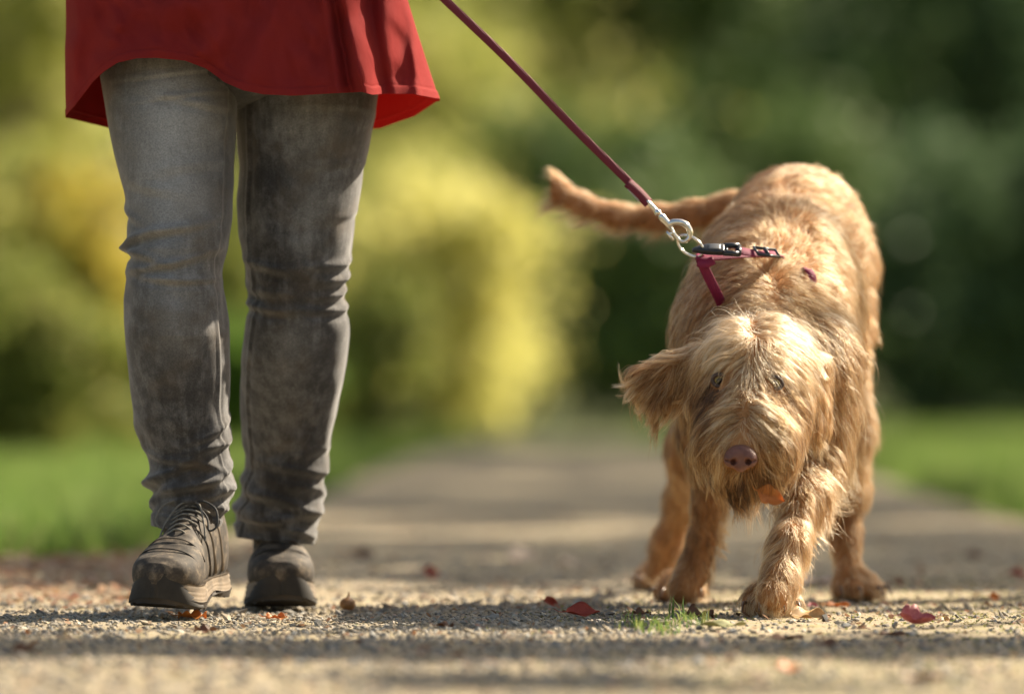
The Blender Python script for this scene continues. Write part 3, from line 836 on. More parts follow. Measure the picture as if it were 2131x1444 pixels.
for (x, y, Y, dx, dy, ln, lf, sh) in [(1470, 920, 8.75, -.05, 1, .032, .35, .36), (1500, 960, 8.80, .6, .9, .036, .5, .5), (1465, 1030, 8.79, 0, 1, .020, .3, .34), (1500, 1060, 8.84, .9, .6, .036, .6, .6),
    (1450, 1130, 8.80, 0, 1, .018, .3, .34), (1480, 1150, 8.85, .8, .6, .030, .5, .5), (1425, 1200, 8.78, -.5, .8, .015, .3, .38), (1415, 1235, 8.77, -.2, 1, .010, .2, .38)]:
    g(x, y, dx, dy, 0, ln, lf, Y=Y, sh=sh, dn=1.2)
# hind legs
for (x, y, Y, dx, dy, ln, lf, sh) in [(1790, 1000, 9.05, .4, 1, .032, .4, .6), (1768, 1060, 9.08, .1, 1, .022, .3, .48), (1765, 1140, 9.05, .1, 1, .018, .3, .5), (1775, 1210, 9.02, .3, .8, .024, .4, .6), (1810, 1235, 9.02, .8, .6, .024, .45, .7), (1780, 1240, 8.99, .1, .8, .018, .4, .6),
    (1430, 1000, 9.35, -.2, 1, .024, .3, .32), (1400, 1080, 9.40, -.4, .9, .024, .4, .33), (1375, 1160, 9.42, -.3, 1, .018, .3, .33), (1365, 1210, 9.42, -.2, 1, .022, .4, .42)]:
    g(x, y, dx, dy, 0, ln, lf, Y=Y, sh=sh + .05, dn=1.4)
# tail: flat on top, fringe below
for i, (x, y, Y, r) in enumerate(tail[1:]):
    dx = -1; dy = [0, .05, 0, -.15, -.5, -.8, -.9, -.9][i]
    g(x, y - 25, dx, dy, 0, .012, .2, Y=Y, sh=.45, dn=.9)
    g(x, y + 27, dx * .8, .8, 0, .034, .55, Y=Y, sh=.52, dn=1.4)
GD = np.array(GD)

def guide(p):
    """blend of the grooming guides at points p"""
    out = np.zeros((len(p), 7))
    for s in range(0, len(p), 20000):
        q = p[s:s + 20000]
        d2 = ((q[:, None, :] - GD[None, :, :3]) ** 2 * [1, .6, 1]).sum(-1)
        m = d2.min(1, keepdims=True)
        w = np.exp(-(d2 - m) / (2 * .016 ** 2))
        w /= w.sum(1, keepdims=True)
        out[s:s + 20000] = w @ GD[:, 3:]
    out[:, :3] /= np.linalg.norm(out[:, :3], axis=1)[:, None] + 1e-9
    return out

def strand_object(name, pts, rad, shade, mt, parent):
    """pts (n,k,3), rad (n,k)"""
    n, k = pts.shape[:2]
    c = bpy.data.hair_curves.new(name)
    c.add_curves([k] * n)
    c.attributes['position'].data.foreach_set('vector', pts.astype(np.float32).ravel())
    a = c.attributes.new('radius', 'FLOAT', 'POINT'); a.data.foreach_set('value', rad.astype(np.float32).ravel())
    a = c.attributes.new('shade', 'FLOAT', 'CURVE'); a.data.foreach_set('value', shade.astype(np.float32))
    return link(name, c, mt, parent)

# roots on the body mesh
bodyV, bodyF = D.mesh()
tri = np.concatenate([bodyF[:, [0, 1, 2]], bodyF[:, [0, 2, 3]]])
A_, B_, C_ = bodyV[tri[:, 0]], bodyV[tri[:, 1]], bodyV[tri[:, 2]]
ar = np.linalg.norm(np.cross(B_ - A_, C_ - A_), axis=1) / 2
cen = (A_ + B_ + C_) / 3
gq = guide(cen)
dn = gq[:, 5]
nrm = D.grad(cen)
view = np.array([0, 0, CAM_H]) - cen; view /= np.linalg.norm(view, axis=1)[:, None]
facing = (nrm * view).sum(1)
w = ar * dn * np.where(facing > -.25, 1, .28)
NH = 175000
ti = rng.choice(len(tri), NH, p=w / w.sum())
u, v = rng.random(NH), rng.random(NH); f_ = u + v > 1; u[f_], v[f_] = 1 - u[f_], 1 - v[f_]
root = A_[ti] + (B_ - A_)[ti] * u[:, None] + (C_ - A_)[ti] * v[:, None]
gg = guide(root)
nn = D.grad(root)
# bare places: eyes, nose
keep = np.ones(NH, bool)
for (ex, ey, rr) in ((1499, 792, .0150), (1612, 797, .0150)):
    s0 = surf(ex, ey); keep &= np.linalg.norm((root - s0) * [1, .3, 1.2], axis=1) > rr
keep &= np.linalg.norm((root - (ns + [0, 0, .0])) * [1, .3, 1.1], axis=1) > .019
keep &= root[:, 2] > .006
root, gg, nn = root[keep], gg[keep], nn[keep]
n = len(root)
# locks: each hair belongs to a lock whose own direction and bend it follows
def lock_noise(p, f, seed): return np.stack([vnoise(p * f, seed), vnoise(p * f, seed + 1), vnoise(p * f, seed + 2)], -1)
# lock centres by snapping to a jittered lattice
def lattice(p, cell, seed):
    q = p / cell; i = np.floor(q).astype(np.int64)
    best = np.full(len(p), 1e9); bc = np.zeros_like(p); bid = np.zeros(len(p), np.int64)
    for dx in (-1, 0, 1):
        for dy in (-1, 0, 1):
            for dz in (-1, 0, 1):
                j = i + [dx, dy, dz]
                hsh = (j[:, 0] * 73856093 ^ j[:, 1] * 19349663 ^ j[:, 2] * 83492791 ^ (seed * 7919)) & 0x7fffffff
                o = np.stack([((hsh * m) >> 8 & 1023) / 1023. for m in (1103515245, 69069, 1664525)], -1)
                c = (j + o); d = ((c - q) ** 2).sum(-1)
                m = d < best; best[m] = d[m]; bc[m] = c[m]; bid[m] = hsh[m]
    return bc * cell, bid
lc, lid = lattice(root, .0058, 3)
Lc2, Li2 = lattice(root, .019, 9)
B1, B2, B3 = [((Li2 * q + 7) >> 3 & 0xffff) / 65535. for q in (26699, 40503, 69069)]
lr = ((lid * 2654435761) & 0xffff) / 65535.
lr2 = ((lid * 40503 + 977) & 0xffff) / 65535.
lr3 = ((lid * 69069 + 31) & 0xffff) / 65535.
K = 9
ln = gg[:, 3] * (.55 + .85 * lr) * (.7 + .45 * rng.random(n))
flow = gg[:, :3] + .42 * (np.stack([lr, lr2, lr3], -1) - .5) * 2 * .34 + .36 * (np.stack([B1, B2, B3], -1) - .5) * 2 * .7 + rng.normal(0, .07, (n, 3))
flow /= np.linalg.norm(flow, axis=1)[:, None]
lift = gg[:, 4] * (.7 + .6 * lr2)
stray = rng.random(n) < .05
lift = np.where(stray, lift * 1.7, lift); ln = np.where(stray, ln * 1.35, ln)
grav = np.array([0, 0, -1.])
p = root + nn * -.001
pts = [p.copy()]
seg = ln / (K - 1)
wav = lock_noise(lc, 70., 40)
for k in range(1, K):
    t = k / (K - 1)
    nk = D.grad(p)
    tan = flow - nk * (flow * nk).sum(1, keepdims=True)
    tl = np.linalg.norm(tan, axis=1, keepdims=True); tan = tan / np.maximum(tl, .3)
    lf = (lift * (1 - 1.15 * t) + .12)[:, None]
    bend = wav * .55 * math.sin(t * 4.2)
    d = tan + nk * lf + grav * (.10 + .35 * t) + bend
    d /= np.linalg.norm(d, axis=1)[:, None]
    p = p + d * seg[:, None]
    sdv = D.at(p)
    p = p + nk * np.maximum(.0012 + .002 * t - sdv, 0)[:, None]
    pts.append(p.copy())
pts = np.stack(pts, 1)
# gather hairs of a lock towards its first member
order = np.argsort(lid, kind='stable'); sl = lid[order]
first = np.concatenate([[True], sl[1:] != sl[:-1]]); grp = np.cumsum(first) - 1
lead = order[np.where(first)[0]][grp]
inv = np.empty(n, int); inv[order] = lead
off = pts[inv]
tt = np.linspace(0, 1, K)[None, :, None]
str_ = np.where(stray | (rng.random(n) < .06), .12, .88)[:, None, None]
rel = off - off[:, :1] + pts[:, :1]
cl = np.clip(tt ** 1.3, 0, 1) * str_
target = off * cl + rel * (1 - cl)
pts = pts * (1 - cl) + (pts * .1 + target * .9) * cl
# fine frizz
fr = rng.normal(0, 1, (n, 1, 3)) * .0011 * tt + rng.normal(0, 1, (n, K, 3)) * .00022
pts = pts + fr
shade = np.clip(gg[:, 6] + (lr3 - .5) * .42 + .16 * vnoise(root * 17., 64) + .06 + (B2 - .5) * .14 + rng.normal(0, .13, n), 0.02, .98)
# damp dark tips round the mouth
rad = (np.linspace(1, .22, K)[None] * (.00021 + .00008 * rng.random(n))[:, None])
PXY = np.stack([pts[..., 0] / pts[..., 1] * S + PW / 2, HZ - (pts[..., 2] - CAM_H) / pts[..., 1] * S], -1)
blk = np.zeros(n, bool)
for (ex, ey, rx, ry, pk) in ((1500, 792, 20, 13, .93), (1613, 798, 20, 12, .72), (1541, 950, 34, 24, .97)):
    e = (((PXY - [ex, ey]) / [rx, ry]) ** 2).sum(-1) < 1
    blk |= e.any(1) & (root[:, 1] < 8.42) & (rng.random(n) < pk)
for toes in claws_[:2]:
    for p_, d_ in toes:
        q_ = p_ + d_ * .010; cxp = q_[0] / q_[1] * S + PW / 2; cyp = HZ - (q_[2] - CAM_H) / q_[1] * S
        e = (((PXY - [cxp, cyp]) / [6.5, 13]) ** 2).sum(-1) < 1
        blk |= e.any(1) & (root[:, 2] < .09) & (rng.random(n) < .9)
rad[blk] = 0.0
isbeard = (root[:, 2] < P(0, 985, 8.23)[2]) & (root[:, 1] < 8.30) & (root[:, 2] > .2)
wet = isbeard & (lr > .72)
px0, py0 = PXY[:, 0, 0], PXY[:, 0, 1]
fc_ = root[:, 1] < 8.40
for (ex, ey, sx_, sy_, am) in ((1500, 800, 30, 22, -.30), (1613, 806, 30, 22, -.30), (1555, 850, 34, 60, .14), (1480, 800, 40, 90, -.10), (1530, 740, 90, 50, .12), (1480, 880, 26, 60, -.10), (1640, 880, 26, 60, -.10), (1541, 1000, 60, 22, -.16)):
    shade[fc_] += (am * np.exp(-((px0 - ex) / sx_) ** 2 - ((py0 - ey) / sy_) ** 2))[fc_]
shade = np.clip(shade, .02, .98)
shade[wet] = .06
shade[rad[:, 0] == 0] = .5
ok_ = rad[:, 0] > 0
head = (root[:, 1] < 8.42) & (root[:, 2] > .19)
ear_l = head & (root[:, 0] < P(1448, 0, 8.36)[0])
tailm = (root[:, 1] > 9.15) & (root[:, 0] < P(1500, 0, 9.3)[0]) & (root[:, 2] > .5)
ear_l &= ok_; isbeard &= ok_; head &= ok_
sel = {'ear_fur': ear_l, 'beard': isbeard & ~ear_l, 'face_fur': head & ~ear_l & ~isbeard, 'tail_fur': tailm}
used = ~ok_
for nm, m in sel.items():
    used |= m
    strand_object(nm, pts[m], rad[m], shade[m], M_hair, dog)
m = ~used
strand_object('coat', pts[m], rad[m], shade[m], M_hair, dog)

# hand placed locks: brows over the eyes, ear tips, beard, feathering
def lock(path, cnt, spread, shade0, r0=.00026, tip=.35, jit=.12, K2=14):
    """path of (px,py,Y); strands spread at the root and gather at the tip"""
    q = spline([P(*a) for a in path], K2)
    s = np.linspace(0, 1, K2)[None, :, None]
    o = rng.normal(0, 1, (cnt, 1, 3)) * spread * (1 - (1 - tip) * s)
    o2 = rng.normal(0, 1, (cnt, 1, 3)) * spread * .5 * s ** 2
    L_ = (1 - jit * 2 * rng.random(cnt))
    idx = L_[:, None] * np.linspace(0, K2 - 1, K2)[None]
    i0 = np.clip(idx.astype(int), 0, K2 - 2); f = (idx - i0)[..., None]
    base = q[i0] * (1 - f) + q[i0 + 1] * f
    return base + o + o2, np.linspace(1, .2, K2)[None] * r0 * rng.uniform(.8, 1.2, (cnt, 1)), np.clip(shade0 + rng.normal(0, .07, cnt), .02, .98)
def locks(name, L_):
    a = [lock(*x) for x in L_]
    strand_object(name, np.concatenate([x[0] for x in a]), np.concatenate([x[1] for x in a]), np.concatenate([x[2] for x in a]), M_hair, dog)
yb = 8.235
brow = []
for (x0, y0, x1, y1, x2, y2) in [(1560, 752, 1528, 775, 1512, 818), (1558, 756, 1535, 782, 1520, 825), (1555, 748, 1515, 765, 1500, 810), (1550, 745, 1505, 758, 1493, 790), (1562, 760, 1545, 790, 1538, 815),
                                 (1572, 755, 1600, 780, 1640, 806), (1574, 760, 1600, 792, 1638, 822), (1572, 765, 1590, 795, 1625, 828), (1578, 752, 1620, 775, 1660, 800), (1568, 768, 1580, 795, 1600, 815),
                                 (1552, 742, 1500, 745, 1462, 770), (1580, 745, 1640, 752, 1685, 785), (1545, 735, 1495, 738, 1450, 765)]:
    brow.append(([(x0, y0, yb + .005), (x1, y1, yb - .014), (x2, y2, yb - .008)], 11, .0013, .82))
for (x0, y0, x1, y1, x2, y2) in [(1552, 770, 1554, 800, 1578, 808)]:
    brow.append(([(x0, y0, yb), (x1, y1, yb - .02), (x2, y2, yb - .02)], 3, .0006, .85))
locks('brow_hair', brow)
ear = []
for (a, b, c_, s_) in [((1345, 770), (1300, 800), (1284, 752), .8), ((1340, 778), (1302, 800), (1272, 803), .8), ((1335, 790), (1305, 820), (1296, 842), .75), ((1335, 800), (1312, 830), (1298, 838), .8),
                       ((1345, 830), (1330, 860), (1318, 850), .7), ((1360, 840), (1352, 870), (1345, 890), .6), ((1375, 840), (1368, 868), (1358, 884), .55), ((1390, 830), (1385, 855), (1392, 862), .5),
                       ((1430, 740), (1395, 742), (1350, 738), .75), ((1410, 750), (1370, 752), (1325, 752), .7), ((1440, 775), (1430, 810), (1405, 835), .45), ((1440, 790), (1425, 830), (1395, 840), .6), ((1380, 760), (1330, 768), (1290, 790), .6)]:
    ear.append(([(*a, 8.345), (*b, 8.335), (*c_, 8.335)], 26, .0024, s_))
for (a, b, c_, s_) in [((1680, 720), (1710, 735), (1735, 745), .85), ((1700, 760), (1722, 790), (1738, 770), .75), ((1705, 860), (1708, 895), (1700, 918), .45), ((1690, 860), (1692, 890), (1690, 915), .4), ((1715, 820), (1728, 860), (1722, 900), .5)]:
    ear.append(([(*a, 8.33), (*b, 8.32), (*c_, 8.325)], 30, .0026, s_))
locks('ear_fur', ear)
beard = []
for i in range(46):
    x = 1478 + 150 * i / 45 + rng.normal(0, 3); edge = 1 - abs(i - 22.5) / 30
    y0 = 975 + 18 * edge; y2 = 1016 + 26 * edge + rng.normal(0, 11)
    dx = rng.normal(0, 9) + (x - 1550) * .06
    dark = rng.random() < (.34 if (i < 17 or i > 33) else .15)
    beard.append(([(x, y0, 8.212), (x + dx * .2 - 3, (y0 + y2) / 2, 8.200), (x + dx, y2, 8.207)], 14, .0013 if not dark else .0006, .05 if dark else .45 + .2 * rng.random(), .00028, .25))
for (x, y2, dx) in ((1484, 1034, 14), (1492, 1020, -10), (1497, 1042, 20), (1608, 1018, -12), (1617, 1026, -2), (1612, 1012, 6), (1540, 1036, 8), (1512, 1032, 12)):
    beard.append(([(x, 978, 8.204), (x - 6, (978 + y2) / 2, 8.196), (x + dx, y2, 8.203)], 6, .0005, .03, .00032, .25))
for i in range(30):
    s_ = -1 if i % 2 else 1; y0 = rng.uniform(840, 960)
    x0 = 1548 + s_ * rng.uniform(60, 92); beard.append(([(x0, y0, 8.25), (x0 + s_ * 14, y0 + 30, 8.24), (x0 + s_ * rng.uniform(0, 18), y0 + 68, 8.24)], 12, .0018, .6 + .15 * rng.random(), .00026, .3))
locks('beard', beard)
feather = []
for i in range(44):
    t = rng.random(); y0 = 900 + 300 * t; x0 = 1712 - 55 * t + 6 * rng.normal()
    Ll = rng.uniform(22, 62) * (1.1 - .55 * t)
    feather.append(([(x0, y0, 8.50 - .1 * t), (x0 + Ll * .55, y0 + Ll * .35, 8.50 - .1 * t), (x0 + Ll * rng.uniform(.7, 1.15), y0 + Ll * rng.uniform(.8, 1.15), 8.50 - .1 * t)], 14, .0022, .74, .00026, .2))
for i in range(40):
    t = rng.random(); y0 = 640 + 330 * t; x0 = 1800 - 14 * t + 5 * rng.normal()
    Ll = rng.uniform(14, 34)
    feather.append(([(x0, y0, 9.02), (x0 + Ll * .6, y0 + Ll * .4, 9.0), (x0 + Ll * .8, y0 + Ll * 1.1, 9.0)], 12, .0028, .66, .00028, .2))
for i in range(26):
    t = rng.random(); y0 = 980 + 180 * t; x0 = 1500 - 12 * t + 4 * rng.normal(); Ll = rng.uniform(12, 34)
    feather.append(([(x0, y0, 8.84), (x0 + Ll * .6, y0 + Ll * .3, 8.84), (x0 + Ll * 1.0, y0 + Ll * .6, 8.84)], 10, .0022, .7, .00026, .25))
locks('feathering', feather)

# ------------------------------------------------------------------ leaves
def leaf_mesh(name, L_, W, curl, mt, seed, lobes=0, fold=.2, thick=.0003, stem=.35, wav=.06):
    r = np.random.default_rng(seed)
    nu, nv = 17, 9
    s = np.linspace(0, 1, nu); t = np.linspace(-1, 1, nv)
    w = np.sin(np.pi * np.clip(s, 0, 1) ** .8) ** .8 * W / 2
    if lobes: w = w * (.72 + .28 * np.abs(np.sin(s * np.pi * lobes)))
    X = (s[:, None] - .5) * L_ + 0 * t
    Yv = w[:, None] * t[None]
    Z = curl * L_ * ((s[:, None] - .5) * 2) ** 2 * np.ones_like(t) + fold * np.abs(Yv) + wav * L_ * np.sin(s[:, None] * 9 + r.uniform(0, 6)) * t[None] * np.abs(t[None])
    Z = Z + curl * L_ * 1.4 * (t[None] ** 2) * w[:, None] / (W / 2) * r.uniform(.2, .8)
    Vt = np.stack([X, Yv, Z], -1).reshape(-1, 3)
    Vb = Vt - [0, 0, thick]
    F = grid_faces(nv, nu, False)
    V = np.concatenate([Vt, Vb]); n0 = len(Vt)
    # edge strip
    bd = [i * nv for i in range(nu)] + [(nu - 1) * nv + j for j in range(1, nv)] + [i * nv + nv - 1 for i in range(nu - 2, -1, -1)] + [j for j in range(nv - 2, 0, -1)]
    bd = np.array(bd); b2 = np.roll(bd, -1)
    E_ = np.stack([bd, b2, b2 + n0, bd + n0], -1)
    parts = [(V, [F, F[:, ::-1] + n0, E_])]
    z0 = curl * L_
    if stem:
        parts.append(tube(spline([(-L_ * .5, 0, z0), (-L_ * (.5 + stem * .5), 0, z0 * .8 + .001), (-L_ * (.5 + stem), L_ * .05, z0 + .004)], 8), np.linspace(.0007, .0005, 8), 6))
    # raised midrib
    mid = Vt.reshape(nu, nv, 3)[:, nv // 2] + [0, 0, .0002]
    parts.append(tube(mid, np.linspace(.0006, .0002, nu), 6))
    V, F = merge(parts)
    V[:, 2] -= V[:, 2].min()
    return mesh_np(name, V, F, mt)
def leaf_mat(name, a, b, trans=.3):
    m, nt, bs = mat(name)
    f = noise(nt, 120, 5, .7)
    c = ramp(nt, [(.3, a), (.7, b)], f)
    nt.links.new(c.outputs[0], bs.inputs['Base Color']); bs.inputs['Roughness'].default_value = .5
    bump(nt, bs, f, .4, .001)
    t = N(nt, 'ShaderNodeBsdfTranslucent'); nt.links.new(c.outputs[0], t.inputs[0])
    mx = N(nt, 'ShaderNodeMixShader'); mx.inputs[0].default_value = trans
    nt.links.new(bs.outputs[0], mx.inputs[1]); nt.links.new(t.outputs[0], mx.inputs[2])
    nt.links.new(mx.outputs[0], nt.nodes['Material Output'].inputs[0]); return m
LM = {'red': leaf_mat('red_leaf', (.30, .035, .02), (.42, .07, .035), .4), 'brown': leaf_mat('brown_leaf', (.12, .05, .025), (.24, .11, .055)),
      'tan': leaf_mat('tan_leaf', (.42, .24, .09), (.62, .42, .20)), 'orange': leaf_mat('orange_leaf', (.50, .16, .03), (.65, .26, .06), .4),
      'pink': leaf_mat('pink_leaf', (.38, .08, .10), (.55, .22, .20), .35), 'green': leaf_mat('green_leaf', (.26, .27, .12), (.38, .36, .18)), 'pale': leaf_mat('pale_leaf', (.6, .48, .38), (.75, .62, .5))}
def fallen(px, py, lpx, wf, key, label, rot=(0, 0, 0), curl=.12, fold=.25, lobes=0, seed=0, lift=0.0, stem=.35, wav=.06):
    c = G(px, py); L_ = lpx * c[1] / S
    o = leaf_mesh('leaf', L_, L_ * wf, curl, LM[key], seed, lobes, fold, stem=stem, wav=wav)
    o.location = (c[0], c[1], float(gz(c[0], c[1])) + lift + .001); o.rotation_euler = rot
    return tag(o, label, 'leaf', 'fallen autumn leaves on the path')
fallen(1212, 1294, 72, .62, 'red', 'large glossy red leaf arched up on the gravel between walker and dog', (.55, 0, .15), .10, .3, seed=1, lift=.008)
fallen(1143, 1268, 38, .6, 'red', 'small curled rust red leaf standing left of the large red leaf', (1.1, .2, .6), .18, .4, seed=2, lift=.008)
fallen(1682, 1296, 74, .75, 'tan', 'crinkled tan leaf with yellow tip against the front paw', (.35, 0, -.1), .10, .3, 0, 3, .004, wav=.1)
fallen(1636, 1326, 72, .5, 'brown', 'flat dark brown leaf lying in front of the paw', (.1, 0, .1), .06, .15, seed=4)
fallen(1906, 1306, 78, .75, 'pink', 'ragged pink leaf with curled lobes on the mossy right side', (.45, .1, .2), .22, .5, 3, 5, .004)
fallen(1505, 1310, 100, .4, 'green', 'long pale green leaf right of the grass tuft', (.1, 0, .25), .05, .2, seed=6, lift=.002)
fallen(896, 1200, 40, .7, 'red', 'bright red leaf far back between walker and dog', (.9, 0, .5), .12, .3, seed=7, lift=.008)
fallen(755, 1165, 56, .6, 'brown', 'dark brown leaf far back right of the walker shoes', (.5, 0, .2), .12, .3, seed=8, lift=.003)
fallen(1085, 1163, 64, .7, 'pale', 'pale whitish leaf far back on the middle of the path', (.5, 0, 0), .12, .3, seed=9, lift=.003)
fallen(1184, 1176, 46, .7, 'pale', 'small pale beige leaf right of the whitish leaf', (.5, 0, 1), .12, .3, seed=10, lift=.003)
fallen(1745, 1262, 52, .5, 'orange', 'thin orange brown leaf touching the hind paw', (.25, 0, .05), .08, .2, seed=11)
fallen(1692, 1266, 24, .7, 'pink', 'tiny pink leaf behind the front paw', (.6, 0, .3), .12, .3, seed=12, lift=.002)
fallen(2068, 1250, 24, .8, 'orange', 'small upright orange leaf at the far right of the path', (1.2, .1, .4), .1, .4, seed=13, lift=.006)
fallen(1870, 1222, 26, .8, 'brown', 'small dark maroon leaf behind the pink leaf', (1.1, 0, .7), .12, .3, seed=14, lift=.006)
fallen(2030, 1162, 46, .6, 'brown', 'dark leaf blurred in the distance on the right of the path', (.5, 0, .3), .12, .3, seed=15, lift=.003)
fallen(2120, 1198, 44, .6, 'red', 'pinkish red leaf at the right edge of the picture', (.6, 0, .2), .12, .3, seed=16, lift=.003)
fallen(1640, 1392, 54, .7, 'orange', 'blurred orange leaf in the foreground under the dog', (.5, 0, .6), .1, .3, seed=17, lift=.002)
fallen(1730, 1350, 46, .7, 'brown', 'blurred dark brown leaf in the foreground right of centre', (.7, 0, .2), .1, .3, seed=18, lift=.002)
fallen(1462, 1350, 44, .7, 'pale', 'blurred cream leaf in front of the grass tuft', (.8, 0, 1.2), .1, .3, seed=19, lift=.002)
fallen(1922, 1420, 90, .5, 'brown', 'brown leaf lying at the bottom right of the picture', (.2, 0, .1), .1, .3, seed=20)
fallen(48, 1352, 46, .6, 'brown', 'brown curled leaf in the foreground at the left edge', (.7, 0, .3), .14, .3, seed=21, lift=.002)
fallen(56, 1322, 14, .5, 'orange', 'tiny upright orange leaf on the gravel at the far left', (1.3, .9, 0), .05, .2, seed=22, lift=.005, stem=0)
fallen(430, 1312, 52, .35, 'brown', 'dark shrivelled leaf on the gravel in front of the walker shoes', (.3, 0, .1), .08, .4, 2, 23, wav=.15)
fallen(400, 1288, 60, .5, 'orange', 'rusty orange leaf crumbling under the lifted shoe', (.2, 0, .1), .08, .4, 2, 24, wav=.15)
fallen(575, 1283, 44, .5, 'orange', 'orange brown leaf at the toe of the planted shoe', (.3, 0, .1), .08, .4, 2, 25, wav=.15)
fallen(925, 1308, 40, .5, 'brown', 'small crisp brown leaf in the middle of the gravel', (.3, 0, .4), .08, .4, 2, 26, wav=.15)
fallen(1335, 1285, 40, .6, 'brown', 'dark brown leaf between the large red leaf and the grass', (.4, 0, .1), .08, .4, 2, 27, wav=.15)
fallen(1455, 1288, 60, .6, 'brown', 'torn reddish brown leaf behind the grass tuft', (.4, 0, .1), .1, .4, 2, 28, wav=.15)
fallen(1720, 1288, 22, .6, 'tan', 'tiny tan leaf scrap right of the crinkled tan leaf', (.5, 0, .4), .1, .4, 0, 29, wav=.1, stem=0)
fallen(1968, 1292, 24, .7, 'tan', 'small tan leaf right of the pink leaf', (.5, 0, .4), .1, .4, 0, 30, wav=.1)
fallen(1690, 1215, 90, .5, 'pale', 'blurred pinkish leaf between the front and hind paws', (.3, 0, .1), .1, .3, 0, 31)
fallen(1860, 1320, 60, .4, 'brown', 'flat brown leaf below the pink leaf', (.2, 0, .1), .08, .3, 2, 32)
# leaf caught in the beard
o = leaf_mesh('leaf', .044, .031, .10, LM['orange'], 40, 2, .3, stem=.2)
o.location = Vector(P(1592, 1016, 8.20)); o.rotation_euler = (R(84), R(22), R(12))
o.location = Vector(P(1602, 1032, 8.195))
tag(o, 'small orange leaf caught in the dog beard', 'leaf')
# dry bud on the path
c = G(722, 1270)
prof = [(.0, 0), (.008, .001), (.0115, .005), (.0122, .010), (.010, .0145), (.006, .0175), (.003, .0195), (.0017, .022), (.0012, .027)]
th = np.linspace(0, 2 * np.pi, 20, endpoint=False)
rp = spline(prof, 30)
V = np.stack([np.stack([r * np.cos(th) * (1 + .05 * np.sin(3 * th)), r * np.sin(th), np.full(20, z)], -1) for r, z in rp]).reshape(-1, 3)
o = mesh_np('beech_nut', V, grid_faces(20, 30), simple('nut_shell', (.22, .10, .03), .5, var=.3, scale=150, bmp=.3))
o.location = (c[0], c[1], .001); o.rotation_euler = (0, .12, 0)
tag(o, 'pear shaped brown nut standing on the gravel right of the shoes', 'nut')
# ------------------------------------------------------------------ the walker
person = empty('person', (-.40, 8.6, 0), 'person in a loose red tunic, washed grey jeans and hiking shoes walking toward us', 'person')

def denim():
    m, nt, b = mat('washed_denim')
    tc = N(nt, 'ShaderNodeTexCoord').outputs['Object']
    big = noise(nt, 9, 4, .6, tc); mid = noise(nt, 45, 5, .7, tc); fine = noise(nt, 420, 3, .7, tc)
    base = ramp(nt, [(.34, (.013, .012, .012)), (.48, (.047, .045, .046)), (.63, (.165, .165, .17))], mixc(nt, mixc(nt, big, mid, .45), noise(nt, 60, 4, .7, tc, (1, 1, .12)), .3)).outputs[0]
    at = N(nt, 'ShaderNodeAttribute'); at.attribute_name = 'fade'
    c = mixc(nt, base, (.42, .415, .41), at.outputs['Fac'])
    c = mixc(nt, c, ramp(nt, [(.3, (.62, .62, .62)), (.7, (1.25, 1.22, 1.18))], fine).outputs[0], 1.0, 'MULTIPLY')
    c = mixc(nt, c, (.10, .07, .04), ramp(nt, [(.5, (0, 0, 0)), (.75, (.5, .5, .5))], noise(nt, 14, 3, .6, tc)).outputs[0])
    nt.links.new(c, b.inputs['Base Color']); b.inputs['Roughness'].default_value = .85
    b.inputs['Sheen Weight'].default_value = .3; b.inputs['Specular IOR Level'].default_value = .2
    bump(nt, b, mixc(nt, mid, fine, .5), .5, .0015)
    return m
M_denim = denim()

legA = [(-60, 205, 500), (60, 200, 498), (150, 205, 494), (250, 222, 492), (300, 232, 488), (400, 258, 485), (450, 266, 484), (490, 268, 480), (545, 266, 466), (580, 262, 462), (620, 258, 466), (700, 258, 474), (780, 268, 477), (850, 278, 474), (880, 282, 478), (910, 292, 480), (950, 308, 476), (985, 316, 480), (1015, 308, 482), (1040, 313, 474), (1060, 315, 470), (1102, 318, 458)]
legB = [(-60, 500, 800), (100, 497, 795), (190, 495, 788), (250, 495, 780), (300, 497, 768), (350, 500, 755), (400, 497, 748), (450, 498, 740), (500, 503, 735), (540, 508, 726), (590, 515, 720), (620, 518, 718), (650, 518, 722), (690, 510, 726), (750, 503, 722), (800, 501, 715), (860, 501, 700), (900, 502, 690), (950, 508, 682), (985, 503, 680), (1030, 496, 674), (1060, 488, 668), (1090, 486, 662), (1124, 492, 646)]
